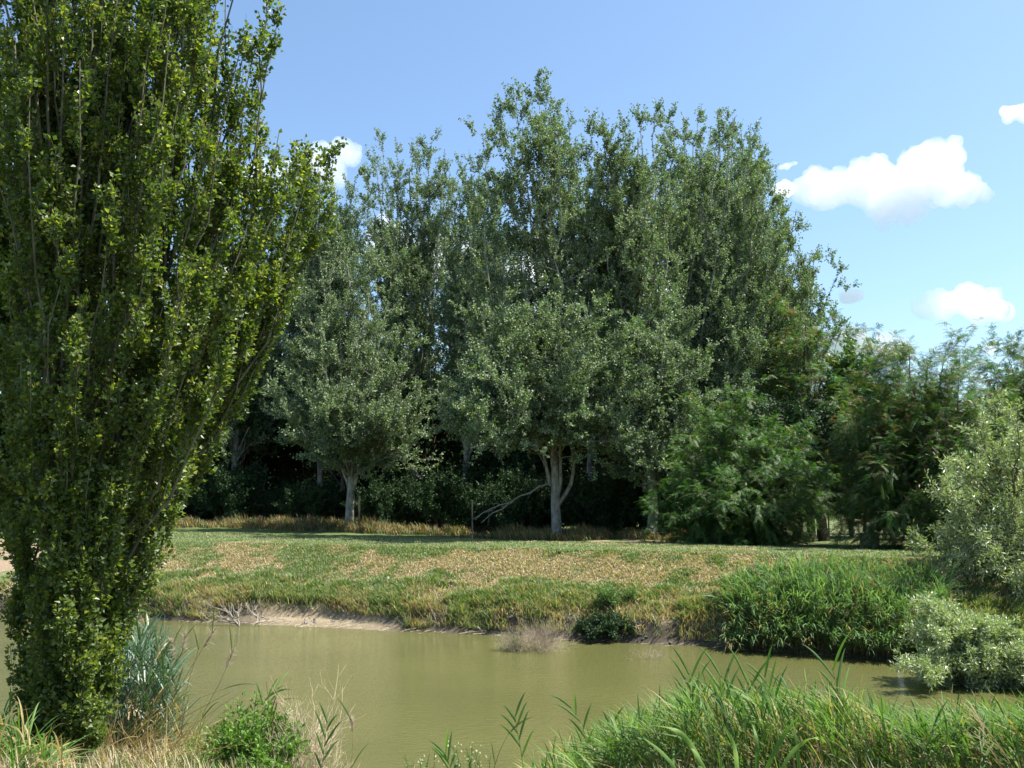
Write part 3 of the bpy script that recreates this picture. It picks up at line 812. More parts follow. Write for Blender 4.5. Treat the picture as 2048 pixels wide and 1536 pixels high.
# ------------------------------------------------------------ the near poplar on the left
def near_poplar():
    Y = 8.6
    base = P(170, 1528, Y); base[2] = GZ(base[0], Y) 
    root = empty('near_poplar_tree', base, 'large young poplar filling the left side, leafy from the ground up', 'tree')
    tb = MB(); bb = MB(); cb = MB()
    def path(pts, n=16):
        q = np.array([P(x, y, Y + dy) for x, y, dy in pts])
        tt = np.linspace(0, len(q) - 1, n); ii = np.minimum(tt.astype(int), len(q) - 2)
        r = q[ii] + (q[ii + 1] - q[ii]) * (tt - ii)[:, None]
        r[1:-1] = (r[:-2] + 2 * r[1:-1] + r[2:]) / 4
        return r
    b0 = (172, 1555, 0)
    st = [path([b0, (182, 1400, 0), (195, 1230, 0), (222, 1000, 0.1), (245, 780, 0.1), (250, 520, 0.1), (262, 250, 0.1), (285, 0, 0.2), (300, -260, 0.3)]),
          path([b0, (150, 1420, -0.1), (142, 1250, -0.2), (130, 1000, -0.3), (138, 700, -0.3), (120, 400, -0.3), (100, 100, -0.2), (90, -250, -0.1)]),
          path([b0, (200, 1380, 0.3), (235, 1150, 0.6), (290, 850, 0.8), (420, 670, 0.9), (520, 480, 1.0), (620, 320, 1.0)]),
          path([b0, (110, 1400, 0.3), (60, 1150, 0.7), (20, 850, 0.9), (-40, 500, 1.0), (-90, 150, 1.0)])]
    for q, r in zip(st, (0.062, 0.042, 0.038, 0.04)):
        tubes(tb, q[None], (r * np.linspace(1.15, 0.2, len(q)))[None], 9)
    stub = np.array([P(150, 1530, Y - .15), P(148, 1480, Y - .2), P(145, 1440, Y - .25), P(147, 1410, Y - .25)])
    tips = [(300, -260, .3), (200, -300, .2), (90, -260, -.1), (0, -200, 0), (-80, -100, .4), (400, -260, .1), (480, -150, .2), (540, -40, .3), (570, 35, .2), (515, 100, .1), (495, 160, -.1), (470, 200, .3),
            (572, 260, .2), (530, 300, 0), (590, 330, .5), (640, 335, .8), (680, 330, .9), (690, 380, 1.0), (610, 310, .2), (660, 360, .6), (625, 370, .4), (650, 450, .9), (560, 330, .5), (630, 410, .9), (580, 420, -.3), (600, 490, .6), (560, 530, .8), (540, 580, .2), (575, 630, .9), (520, 660, 1.0),
            (500, 560, -.6), (480, 700, .8), (520, 760, 1.0), (440, 740, -.3), (430, 830, .6), (425, 900, .3), (410, 950, 0), (360, 860, -.4), (345, 960, .5), (330, 1060, .2), (330, 1130, .5), (290, 1160, -.2),
            (240, -50, -1.0), (340, 60, -1.0), (160, 120, -1.2), (420, 250, -1.0), (60, 180, -1.2), (0, 300, -1.0), (330, 380, -1.2), (220, 420, -1.2), (110, 450, -1.3), (450, 450, -.8), (20, 560, -1.0),
            (370, 580, -1.1), (270, 650, -1.1), (160, 680, -1.3), (60, 720, -1.2), (-20, 700, -.6), (350, 760, -.8), (230, 880, -1.0), (130, 860, -1.1), (40, 900, -1.1), (-20, 950, -.4), (300, 930, -.7), (190, 1000, -.9), (90, 1010, -1.0),
            (0, 1060, -.6), (260, 1080, -.6), (200, 1160, -.8), (120, 1140, -.9), (40, 1180, -.7), (-10, 1240, -.1), (270, 1220, -.1), (210, 1290, -.6), (130, 1260, -.8), (60, 1300, -.6), (240, 1330, -.2), (20, 1360, 0), (170, 1360, -.6), (90, 1390, -.5), (60, 1430, -.2), (110, 1440, -.5), (150, 1460, -.5), (200, 1440, -.4), (235, 1410, -.1), (30, 1420, .1), (130, 1420, .4), (215, 1470, -.2), (180, 1490, -.5), (90, 1480, -.3),
            (0, 150, .8), (100, 0, .6), (420, 100, .8), (330, 250, 1.0), (180, 300, 1.1), (60, 420, 1.2), (-60, 500, .4), (300, 520, 1.3), (430, 380, 1.0), (130, 600, 1.2), (400, 640, 1.2), (-40, 820, .8), (220, 780, 1.2), (80, 980, 1.0), (300, 1040, .9), (160, 1120, .9)]
    for k_ in range(140):
        y_ = rng.uniform(-280, 1000) if k_ < 50 else rng.uniform(-330, 330); xr = np.interp(y_, [-280, 0, 300, 600, 900, 1000], [400, 500, 520, 520, 380, 310])
        tips.append((rng.uniform(-60, xr), y_, rng.uniform(-1.1, 1.2)))
    tips = [(x - 14 * min(1, max(0, (x - 480) / 100)) - (45 * min(1, max(0, (y - 650) / 200)) if x > 180 else 0) + (45 * min(1, max(0, (y - 950) / 150)) if x < 90 else 0), y, dy) for x, y, dy in tips]
    T = np.array([P(x, y, Y + dy * 0.9) for x, y, dy in tips])
    # start each limb on the nearest stem, well below its tip
    S = []
    for k, tp in enumerate(T):
        zt = tp[2]
        best = None
        for q in st:
            zs = base[2] + (zt - base[2]) * (0.35 + 0.3 * ((k * 37) % 10) / 10)
            j = np.argmin(np.abs(q[:, 2] - zs)); d_ = np.linalg.norm(q[j, :2] - tp[:2])
            if best is None or d_ < best[0]: best = (d_, q[j])
        S.append(best[1])
    S = np.array(S)
    Cc = np.stack([S[:, 0] + (T[:, 0] - S[:, 0]) * 0.75, S[:, 1] + (T[:, 1] - S[:, 1]) * 0.75, S[:, 2] + (T[:, 2] - S[:, 2]) * 0.42], -1)
    lp = bez(S, Cc, T, 9)
    Ln = np.linalg.norm(T - S, axis=1)
    lp[:, 1:-1] += rng.normal(size=(len(T), 7, 3)) * (0.01 * Ln)[:, None, None]
    lr = (0.005 + 0.0045 * Ln)[:, None] * np.linspace(1, 0.15, 9)[None]
    tubes(tb, lp, lr, 6)
    allp = np.concatenate([lp] + [q[np.linspace(2, 15, 9).astype(int)][None] for q in st] * 2)
    allr = np.concatenate([lr] + [np.linspace(0.03, 0.008, 9)[None]] * 8)
    b1, r1 = grow(allp, allr, 11, 0.12, 1.0, 26, 0.56, up=1.0, n=5, rr=0.35, jit=0.35, tipshort=0.6)
    b2, r2 = grow(b1, r1, 6, 0.1, 0.95, 38, 0.15, up=0.5, n=3, rr=0.5)
    tubes(bb, b1, r1 + 0.0015, 4); tubes(bb, b2, r2 * 0.6 + 0.001, 3)
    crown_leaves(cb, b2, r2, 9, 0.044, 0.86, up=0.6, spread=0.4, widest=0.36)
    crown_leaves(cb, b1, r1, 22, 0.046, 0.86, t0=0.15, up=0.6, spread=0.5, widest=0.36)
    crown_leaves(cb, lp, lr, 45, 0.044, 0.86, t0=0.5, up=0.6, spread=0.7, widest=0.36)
    # tip tufts a little brighter: sunlit shoot ends put into the leaf colour
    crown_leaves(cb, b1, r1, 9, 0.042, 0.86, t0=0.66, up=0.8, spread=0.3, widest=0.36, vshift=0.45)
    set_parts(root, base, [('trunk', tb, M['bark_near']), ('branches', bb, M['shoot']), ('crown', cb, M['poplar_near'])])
    sb = MB(); tubes(sb, stub[None], np.array([[0.035, 0.034, 0.028, 0.004]]), 7)
    so = sb.build('broken_stem', M['torn_wood'], root, origin=base); so['label'] = 'torn pale stem stub'
    print('near leaves', cb.n // 4)
near_poplar()

# ------------------------------------------------------------ grass stuff
def blade_field(name, X, Y, h, mat, dry, lean=0.5, w=0.012, wind=(-0.15, 0.0), zoff=0.0):
    n = len(X)
    Z = height(X, Y) - 0.01 + zoff
    a = rng.random(n) * 2 * np.pi
    B = np.stack([X, Y, Z], -1)
    ln = lean * rng.random(n) * h
    T = B + np.stack([np.cos(a) * ln + wind[0] * h, np.sin(a) * ln + wind[1] * h, h * (0.75 + 0.25 * rng.random(n))], -1)
    Mid = B * .45 + T * .55; Mid[:, 2] = B[:, 2] + (T[:, 2] - B[:, 2]) * 0.68
    sd_ = np.stack([np.cos(a + 1.57), np.sin(a + 1.57), np.zeros(n)], -1)
    ww = w * (0.6 + 0.8 * rng.random(n))[:, None]
    V = np.stack([B - sd_ * ww, B + sd_ * ww, Mid + sd_ * ww * .8, T, Mid - sd_ * ww * .8], 1).reshape(-1, 3)
    b = (np.arange(n) * 5)[:, None]
    mb = MB()
    mb.add(V, b + np.array([[0, 1, 2, 4]]), np.repeat(rng.random(n), 5), np.repeat(dry, 5))
    mb.F.append(b + np.array([[4, 2, 3]]))
    o = mb.build(name, M[mat])
    return o

# turf on the far bank
n = 430000
X = rng.uniform(-16, 13, n); a = shore(X); bb_ = np.interp(X, CX, CY)
s = np.where(rng.random(n) < 0.76, rng.uniform(0.10, 1.25, n), rng.uniform(1.2, 2.4, n))
Y = a + s * (bb_ - a)
dr = dryness(X, Y)
clump = fbm(X * 2.2, Y * 2.2, 81, 3)
h = 0.05 + 0.13 * clump * (1 - 0.6 * dr) + 0.16 * np.clip(clump - 0.55, 0, 1) * (s < 0.5)
h = h + 0.12 * ((s < 0.45) & (s > 0.15)) * (1 - dr)
h = np.where(s > 0.98, 0.06 + 0.06 * clump, h)
keep = (rng.random(n) < np.where(dr > 0.6, 0.75, 1.0)) & (height(X, Y) > 0.5)
isd = np.clip((rng.random(n) < (0.16 + 0.62 * dr)).astype(float) * (0.7 + 0.3 * rng.random(n)), 0, 1)
tag(blade_field('bank_grass', X[keep], Y[keep], h[keep], 'grass', isd[keep], 1.0), 'sunlit patchy green and dry turf covering the far bank', 'grass', kind='stuff')

# overhanging tussocks along the cut bank
n = 70000
X = rng.uniform(-16, 11, n); gate = fbm(X * 1.1, X * 0 + 2, 91, 3)
a = shore(X); Y = a + rng.uniform(0.12, 1.7, n) ** 1.0
zz = height(X, Y)
bch = (X > -8.2) & (X < -2.8)
k = (zz > np.where(bch, 0.26, 0.05)) & (rng.random(n) < 0.3 + 0.9 * (gate > 0.42))
X, Y = X[k], Y[k]; n = len(X)
cl = fbm(X * 3, Y * 3, 93, 3)
isd = (rng.random(n) < np.where(fbm(X * 0.9, Y * 0 + 7, 95, 3) > 0.5, 0.75, 0.35)).astype(float) * (0.5 + .5 * rng.random(n))
o = blade_field('tussock_grass', X, Y, (0.06 + 0.34 * cl) * rng.uniform(.5, 1.2, n), 'grass', isd, 1.4, w=0.008, wind=(0, -0.35))
tag(o, 'shaggy brown and green tussocks hanging over the cut bank', 'grass', kind='stuff')

# tall dry grass at the foot of the poplars
n = 60000
X = rng.uniform(-24, 9, n); trow = np.interp(X, [-24, -14, -7.6, 1.8, 5.6, 9], [52, 48.5, 43.6, 36.6, 36, 36])
Y = trow + rng.uniform(-1.2, 3.0, n)
cl = fbm(X * 0.7, Y * 0.7, 97, 3)
k = cl + 0.25 * (vnoise(X * 1.7, Y * 1.7, 7) - 0.5) > 0.46
X, Y, cl = X[k], Y[k], cl[k]; n = len(X)
o = blade_field('tall_dry_grass', X, Y, 0.12 + 1.1 * np.clip(cl - 0.38, 0, 1) * rng.uniform(.3, 1.6, n), 'rank_grass', (rng.random(n) < 0.62) * (0.6 + 0.4 * rng.random(n)), 0.7, w=0.016)
tag(o, 'tall straw-coloured grass at the foot of the poplar row', 'grass', kind='stuff')

# turf on the near bank
n = 70000
X = rng.uniform(-9, 9, n); Y = rng.uniform(3.0, 12.2, n)
k = (height(X, Y) > 0.05) & ~((X > -1.7) & (X < 0.9) & (rng.random(n) < 0.75))
X, Y = X[k], Y[k]; n = len(X)
cl = fbm(X * 1.2, Y * 1.2, 99, 3)
left = sstep(-1.5, -3, X)
o = blade_field('near_bank_grass', X, Y, 0.12 + 0.35 * cl, 'grass', (rng.random(n) < 0.25 + 0.45 * left) * (0.6 + 0.4 * rng.random(n)), 0.9, w=0.004)
tag(o, 'rough grass on the near bank at the bottom of the view', 'grass', kind='stuff')

# ------------------------------------------------------------ reeds
def reeds(mb, B, H, lean, nleaf, LL, LW, dry=0.0, n=6, fold=0.12, leafup=0.9, vs=None, dlow=0.5, stemr=0.004, droop=0.5, plume=None):
    """B (N,3) bases, H heights, lean (N,2) tip offset"""
    N = len(B)
    T = B + np.stack([lean[:, 0], lean[:, 1], H], -1)
    Cc = B + np.stack([lean[:, 0] * .25, lean[:, 1] * .25, H * .55], -1)
    st = bez(B, Cc, T, 6)
    v0 = rng.random(N) if vs is None else vs
    dd_ = np.broadcast_to(dry, (N,))
    tubes(mb, st, stemr * np.linspace(1, 0.4, 6)[None] * np.ones((N, 1)), 3, v0, np.clip(dd_ + 0.35, 0, 1))
    idx = np.repeat(np.arange(N), nleaf)
    t = np.tile((np.arange(nleaf) + 0.7) / nleaf, N) * 0.75 + 0.25 + rng.normal(size=len(idx)) * 0.02
    t = np.clip(t, 0.1, 0.999)
    S, Tn = at_t(st, idx, t)
    a = rng.random(len(idx)) * 2 * np.pi
    out = np.stack([np.cos(a), np.sin(a), np.zeros(len(idx))], -1)
    wl_ = np.stack([lean[idx, 0], lean[idx, 1], 0 * a], -1) / np.maximum(H[idx], .1)[:, None]
    L = LL * (0.55 + 0.7 * rng.random(len(idx))) * (1.0 - 0.35 * np.abs(t - 0.6))
    D = unit(Tn * leafup + out * 0.55 + wl_ * 1.0)
    E = S + D * L[:, None]; Cc = S + D * (L * 0.6)[:, None] + np.array([0, 0, 1.0]) * (L * 0.12)[:, None]
    E[:, 2] -= droop * L * rng.random(len(idx)) ** 1.5; E += wl_ * (L * 0.35)[:, None]
    pl = bez(S, Cc, E, n)
    prof = np.interp(np.linspace(0, 1, n), [0, 0.25, 0.6, 1], [0.5, 1, 0.75, 0.02])
    W = LW * (0.7 + 0.5 * rng.random(len(idx)))[:, None] * prof[None]
    side = unit(np.cross(D, np.array([0, 0, 1.0])) + rng.normal(size=D.shape) * 0.25)
    low = (rng.random(len(idx)) < dlow * np.clip(1.15 - t * 1.6, 0, 1)).astype(float)
    ribbons(mb, pl, W, side, np.clip(0.5 * v0[idx] + 0.5 * rng.random(len(idx)), 0, 1), np.clip(np.maximum(dd_[idx], low), 0, 1), fold)
    return T

# reed bed on the far bank, right
n = 2100
mb = MB()
px = rng.uniform(1460, 1825, n)
X0 = np.array([Pz(x, 1300, 0)[0] for x in px]); Y0 = shore(X0) + rng.uniform(-0.1, 1.7, n)
X0 = X0 * Y0 / np.maximum(shore(X0), 1)
Z0 = height(X0, Y0)
H = np.interp(px, [1455, 1500, 1580, 1760, 1850], [0.3, 0.65, 0.9, 0.75, 0.55]) * rng.uniform(0.75, 1.1, n)
ly = -0.35 * (rng.random(n)) * np.where(Y0 - shore(X0) < 0.6, 1.6, 0.3)
reeds(mb, np.stack([X0, Y0, Z0 - 0.05], -1), H * np.where(Y0 - shore(X0) < 0.5, 0.75, 1), np.stack([rng.normal(size=n) * 0.12, ly], -1), 10, 0.36, 0.021, dry=(rng.random(n) < 0.07) * .8, n=5, fold=0, dlow=0.7, leafup=1.0, droop=0.55)
tag(mb.build('far_reed_bed', M['reed_far']), 'dense green reed bed on the far bank, beside the silvery willow bush', 'reeds', kind='stuff')

# the near reed bed, bottom right
mb = MB()
n = 2100
px = np.concatenate([rng.uniform(1190, 2120, n - 190), rng.uniform(1060, 1260, 190)])
Yr = rng.uniform(7.2, 10.9, n)
topy = np.interp(px, [1060, 1190, 1300, 1400, 1700, 1800, 2100], [1530, 1475, 1420, 1385, 1400, 1425, 1430]) + rng.exponential(34, n) + 60 * (fbm(px * 0.012, Yr * 0.6, 111, 3) - 0.45)
Tt = np.array([P(a, b_, c_) for a, b_, c_ in zip(px, topy, Yr)])
lean = np.stack([-0.16 + 0.16 * rng.normal(size=n), rng.normal(size=n) * 0.12], -1)
Bx = Tt[:, 0] - lean[:, 0]; By = Tt[:, 1] - lean[:, 1]; Bz = height(Bx, By)
k = Tt[:, 2] - Bz > 0.25
Bs = np.stack([Bx, By, Bz - 0.03], -1)[k]
reeds(mb, Bs, (Tt[:, 2] - Bz)[k], lean[k], 8, 0.30, 0.0145, dry=(rng.random(k.sum()) < 0.12) * .8, n=6, dlow=0.4, droop=0.22, leafup=1.35)
tag(mb.build('near_reed_bed', M['reed']), 'mass of bright reeds leaning left across the bottom right corner', 'reeds', kind='stuff')

# bluish reeds behind the near poplar's foot
mb = MB()
n = 230
px = rng.uniform(225, 350, n); Yr = rng.uniform(9.2, 11.4, n)
topy = np.interp(px, [225, 300, 350], [1300, 1235, 1330]) + rng.exponential(70, n)
Tt = np.array([P(a, b_, c_) for a, b_, c_ in zip(px, topy, Yr)])
lean = rng.normal(size=(n, 2)) * 0.12; Bx = Tt[:, 0] - lean[:, 0]; By = Tt[:, 1] - lean[:, 1]; Bz = height(Bx, By)
reeds(mb, np.stack([Bx, By, Bz - .03], -1), np.maximum(Tt[:, 2] - Bz, 0.3), lean, 8, 0.42, 0.02, dry=(rng.random(n) < 0.1) * .8, dlow=0.3, droop=0.7, leafup=0.8)
tag(mb.build('blue_green_reeds', M['blue_reed']), 'blue-green reeds growing right of the near poplar foot', 'reeds', kind='stuff')

# reeds at the lower left corner
mb = MB()
n = 160
px = rng.uniform(-120, 130, n); Yr = rng.uniform(6.5, 9.5, n)
topy = np.interp(px, [-120, 0, 130], [1420, 1430, 1500]) + rng.exponential(50, n)
Tt = np.array([P(a, b_, c_) for a, b_, c_ in zip(px, topy, Yr)])
lean = rng.normal(size=(n, 2)) * 0.12; Bx = Tt[:, 0] - lean[:, 0]; By = Tt[:, 1] - lean[:, 1]; Bz = height(Bx, By)
reeds(mb, np.stack([Bx, By, Bz - .03], -1), np.maximum(Tt[:, 2] - Bz, 0.2), lean, 7, 0.35, 0.016, dry=(rng.random(n) < 0.3) * .9, dlow=0.5)
tag(mb.build('corner_reeds', M['reed']), 'mixed green and straw reeds in the lower left corner', 'reeds', kind='stuff')

# bleached fallen reed stems right of the near poplar
mb = MB()
n = 420
pa = np.stack([rng.uniform(190, 420, n), rng.uniform(1490, 1600, n)], -1)
dx = rng.normal(60, 60, n); dyp = -rng.uniform(15, 130, n)
Yr = rng.uniform(8.0, 9.8, n)
A = np.array([P(a[0], a[1], y) for a, y in zip(pa, Yr)]); B_ = np.array([P(a[0] + x, a[1] + d_, y) for a, x, d_, y in zip(pa, dx, dyp, Yr)])
A[:, 2] = np.maximum(A[:, 2], height(A[:, 0], A[:, 1]) + 0.01)
C_ = (A + B_) / 2 + rng.normal(size=A.shape) * 0.03; C_[:, 2] += 0.04
pl = bez(A, C_, B_, 5)
ribbons(mb, pl, 0.009 * np.linspace(1, .4, 5)[None] * rng.uniform(.6, 1.4, (n, 1)), rand_unit(n), rng.random(n), 1.0, 0.15)
tag(mb.build('dead_reeds', M['reed']), 'tangle of bleached fallen reed stems right of the near poplar foot', 'reeds', kind='stuff')

# individual stalks with plumes
def stalk(name, label, pts, Y, plume=True, nleaf=3, mat='reed', LL=0.28, LW=0.014, dry=0.9, group=None, r=0.004):
    q = np.array([P(x, y, Y) for x, y in pts]); base = q[0].copy()
    gz = GZ(base[0], base[1])
    if base[2] > gz: base = np.array([base[0] * 1.0, base[1], gz]); q = np.vstack([base, q])
    root = empty(name, base, label, 'reed', group)
    tt = np.linspace(0, len(q) - 1, 9); ii = np.minimum(tt.astype(int), len(q) - 2)
    st = q[ii] + (q[ii + 1] - q[ii]) * (tt - ii)[:, None]
    sb = MB(); tubes(sb, st[None], (r * np.linspace(1, .4, 9))[None], 5, 0.7, dry)
    sb.build('stem', M[mat], root, origin=base)
    if nleaf:
        lb = MB()
        idx = np.zeros(nleaf, int); t = np.linspace(0.45, 0.97, nleaf)
        S, Tn = at_t(st[None], idx, t)
        sg = np.where(np.arange(nleaf) % 2 == 0, -1, 1) * (1 if rng.random() > .5 else -1)
        D = unit(Tn * 1.0 + np.stack([sg * 0.5, rng.normal(size=nleaf) * .2, 0 * t], -1))
        L = LL * (0.7 + 0.5 * rng.random(nleaf))
        E = S + D * L[:, None]; E[:, 2] -= 0.15 * L
        Cc = S + D * (L * .55)[:, None]; Cc[:, 2] += 0.1 * L
        pl = bez(S, Cc, E, 8)
        W = LW * np.interp(np.linspace(0, 1, 8), [0, .25, .6, 1], [.5, 1, .75, .03])[None] * np.ones((nleaf, 1))
        ribbons(lb, pl, W, unit(np.cross(D, np.array([0, -1.0, 0.4]))), 0.3 + 0.5 * rng.random(nleaf), max(0, dry - 0.7), 0.15)
        lb.build('leaves', M[mat], root, origin=base)
    if plume:
        pb = MB(); n_ = 130
        S, Tn = at_t(st[None], np.zeros(n_, int), rng.uniform(0.86, 0.999, n_))
        D = unit(Tn + rng.normal(size=(n_, 3)) * 0.38)
        L = rng.uniform(0.03, 0.085, n_)
        pl = bez(S, S + D * (L * .5)[:, None], S + D * L[:, None] - np.array([0, 0, .012]), 3)
        ribbons(pb, pl, 0.0035 * np.array([[.6, 1, .2]]) * np.ones((n_, 1)), rand_unit(n_), rng.random(n_))
        pb.build('plume', M['plume'], root, origin=base)
    return root
GP = 'dead reed stalks with feathery plumes'
for pts, Y, lab in (([(300, 1490), (345, 1400), (385, 1330), (430, 1258)], 9.0, 'plumed dead reed tallest of those leaning over the water'),
                    ([(385, 1500), (410, 1420), (440, 1365), (468, 1298)], 8.8, 'plumed dead reed leaning right, farthest out over the water'),
                    ([(340, 1420), (355, 1350), (372, 1268)], 9.3, 'plumed dead reed between the poplar and the tallest plume'),
                    ([(338, 1480), (352, 1380), (345, 1280)], 9.6, 'plumed dead reed nearest the poplar crown'),
                    ([(420, 1540), (470, 1430), (560, 1400)], 8.6, 'plumed dead reed bent flat towards the nettle bush'),
                    ([(560, 1540), (545, 1450), (530, 1358), (546, 1372), (556, 1410)], 8.5, 'snapped dead reed hooked over above the nettle bush'),
                    ([(698, 1560), (706, 1500), (704, 1440)], 8.3, 'short plumed grass stem standing alone before open water'),
                    ([(985, 1545), (1000, 1500), (1018, 1465)], 7.6, 'thin pale stalk leaning right at the bottom centre')):
    stalk('plumed_reed', lab, pts, Y, plume='thin pale' not in lab and 'snapped' not in lab, group=GP, nleaf=2)
GR = 'green reed shoots standing before the open water'
for pts, Y, lab in (([(1050, 1570), (1042, 1500), (1034, 1460), (1030, 1430)], 7.6, 'lone green reed shoot at the bottom centre'),
                    ([(1165, 1570), (1175, 1500), (1165, 1450), (1140, 1412)], 7.8, 'green reed shoot just left of the reed bed, leaning left'),
                    ([(1215, 1560), (1222, 1500), (1226, 1445)], 8.0, 'green reed shoot at the left tip of the reed bed'),
                    ([(905, 1570), (900, 1530), (890, 1505)], 7.6, 'short green reed shoot among the pale flowering weeds'),
                    ([(640, 1560), (648, 1500), (655, 1440)], 8.3, 'green reed shoot right of the dry twiggy bush'),
                    ([(515, 1480), (528, 1400), (548, 1385)], 8.7, 'green reed shoot rising behind the nettle bush')):
    stalk('reed_shoot', lab, pts, Y, plume=False, nleaf=7, group=GR, dry=0.2, LL=0.26, LW=0.02)
# leaning straw stems and long arching green leaves right of the poplar
for pts, Y, lab in (([(270, 1520), (330, 1465), (400, 1395), (455, 1375)], 8.4, 'long straw-coloured reed stem arching right past the poplar foot'),
                    ([(300, 1530), (360, 1450), (375, 1370), (400, 1290)], 8.9, 'straight bleached reed stem rising beside the blue-green reeds')):
    stalk('bleached_reed', lab, pts, Y, plume=False, nleaf=2, r=0.006)

# flowering weeds
for cx, lab in ((845, 'left clump of pale flowering weeds at the bottom centre'), (925, 'middle clump of pale flowering weeds at the bottom centre'), (965, 'right clump of pale flowering weeds at the bottom centre')):
    bs = P(cx, 1600, 7.6); bs[2] = GZ(bs[0], 7.6)
    root = empty('flowering_weed', bs, lab, 'weed', 'pale flowering weeds at the bottom centre')
    sb = MB(); fb = MB()
    k = 7
    T = np.array([P(cx + rng.uniform(-35, 35), 1495 + rng.uniform(0, 35), 7.6 + rng.uniform(-.15, .15)) for _ in range(k)])
    S = np.repeat(bs[None], k, 0); st = bez(S, (S + T) / 2 + rng.normal(size=(k, 3)) * 0.03, T, 7); sr = 0.0022 * np.ones((k, 7))
    b1, r1 = grow(st, sr, 6, 0.65, 1, 45, 0.07, up=0.4, n=3, rr=0.8)
    tubes(sb, st, sr, 4); tubes(sb, b1, r1, 3)
    crown_leaves(sb, st, sr, 8, 0.04, 0.35, t0=0.3)
    sb.build('stems', M['reed'], root, origin=bs)
    for q in b1[rng.permutation(len(b1))[:26]]:
        fb = MB(); d_ = unit(q[-1] - q[0])
        leaves(fb, np.repeat(q[-1][None], 4, 0), unit(d_[None] + rng.normal(size=(4, 3)) * .35), rand_unit(4), 0.02, 0.009, rng.random(4))
        fb.build('flower', M['petal'], root, origin=bs)

# broad arching leaves close to the camera
bs = P(1500, 1750, 5.4); bs[2] = GZ(bs[0], 5.4)
root = empty('broad_grass_plant', bs, 'large plant with broad arching light green blades at the bottom edge', 'plant')
GB = [([(1430, 1640), (1405, 1536), (1385, 1490), (1350, 1455), (1302, 1450)], .034, .8), ([(1470, 1640), (1420, 1560), (1395, 1510), (1370, 1480)], .026, .75),
      ([(1480, 1640), (1475, 1536), (1470, 1490), (1448, 1452)], .03, 1.0), ([(1512, 1640), (1515, 1536), (1515, 1480), (1505, 1448)], .03, .45),
      ([(1500, 1640), (1540, 1520), (1575, 1460), (1600, 1430)], .032, .55), ([(1530, 1640), (1570, 1520), (1610, 1480), (1640, 1475), (1650, 1485)], .028, .85),
      ([(1600, 1640), (1600, 1540), (1592, 1480), (1585, 1440)], .022, .5), ([(1380, 1640), (1355, 1540), (1320, 1500), (1285, 1475)], .024, .7), ([(1440, 1640), (1445, 1540), (1435, 1495)], .024, .8)]
for pts, w, v in GB:
    lb = MB(); q = np.vstack([bs[None], np.array([P(x, y, 5.4 + 0.05 * rng.normal()) for x, y in pts])])
    for _ in range(2):
        q = np.vstack([q[:1], np.stack([q[:-1] * .75 + q[1:] * .25, q[:-1] * .25 + q[1:] * .75], 1).reshape(-1, 3), q[-1:]])
    nn = len(q); W = w * np.interp(np.linspace(0, 1, nn), [0, .4, .7, 1], [.5, 1, .85, .03])
    ribbons(lb, q[None], W[None], np.array([[1.0, 0.3, 0.1]]), v, 0.0, 0.14)
    lb.build('leaf', M['reed'], root, origin=bs, smooth=True)
# upright yellow-green shoots in the reed bed
for k, (pts, lab) in enumerate((([(1460, 1500), (1450, 1420), (1443, 1350)], 'bright yellow-green reed blades standing above the reed bed'), ([(1500, 1480), (1495, 1420), (1497, 1365)], 'slim green reed blades rising above the reed bed'),
                                ([(1560, 1470), (1545, 1400), (1528, 1350)], 'tall reed tip leaning left above the reed bed'), ([(1690, 1470), (1680, 1400), (1664, 1335)], 'reed tip highest above the right half of the reed bed'), ([(1385, 1480), (1382, 1400), (1378, 1345)], 'lone reed blade standing at the left of the reed bed'))):
    stalk('reed_shoot', lab, pts, 8.0, plume=False, nleaf=7, dry=0.1, LL=0.36, LW=0.022, group=GR)

# nettle bush and dry twiggy bush
bs = P(505, 1590, 8.4); bs[2] = GZ(bs[0], 8.4)
shrub('nettle_bush', 'fresh light green nettle-like bush at the bottom left', bs, 0.38, P(520, 1442, 8.4)[2] - bs[2], 'nettle', n=44, br=6, tw=3, lv=4, L=0.05, W=0.5, brl=0.2, twl=0.09, bark='shoot', cat='bush', rstem=0.004, up=0.6, upl=0.8)
bs = P(615, 1600, 8.5); bs[2] = GZ(bs[0], 8.5)
shrub('dry_bush', 'leafless straw-coloured twiggy bush right of the nettle bush', bs, 0.36, P(620, 1370, 8.5)[2] - bs[2], None, n=34, br=6, tw=3, lv=0, brl=0.28, twl=0.12, bark='straw', cat='bush', rstem=0.0042, up=0.5)
bs = P(440, 1600, 8.8); bs[2] = GZ(bs[0], 8.8)
shrub('weed_clump', 'low green weeds between the poplar foot and nettle bush', bs, 0.4, P(440, 1450, 8.8)[2] - bs[2], 'nettle', n=26, br=5, tw=2, lv=4, L=0.05, W=0.4, brl=0.16, twl=0.08, bark='shoot', cat='weed', rstem=0.003, up=0.6)

# ------------------------------------------------------------ details on the far bank
def onshore(px, d=0.0):
    X = Pz(px, 1280, 0)[0]
    for _ in range(4):
        Yv = float(shore(np.array([X]))[0]) + d; X = (px - 1024) / FPX * Yv / math.cos(PITCH) * 0.985
    return X, Yv
x, y = onshore(1203, 0.2)
shrub('green_bush', 'dark green leafy bush at the far water edge', (x, y, GZ(x, y)), 0.72, 0.3, 'dark_leaf', n=30, br=8, tw=5, lv=7, L=0.06, brl=0.22, twl=0.12, up=0.15, bark='twig', rstem=0.008)
x, y = onshore(1165, 0.9)
shrub('green_bush', 'small paler bush half hidden behind the dark green waterside bush', (x + .8, y, GZ(x + .8, y)), 0.5, 0.3, 'maple', n=20, br=7, tw=4, lv=5, L=0.05, brl=0.22, twl=0.12, bark='twig', rstem=0.006)
bs = Pz(1070, 1300, 0); bs[2] = -0.05
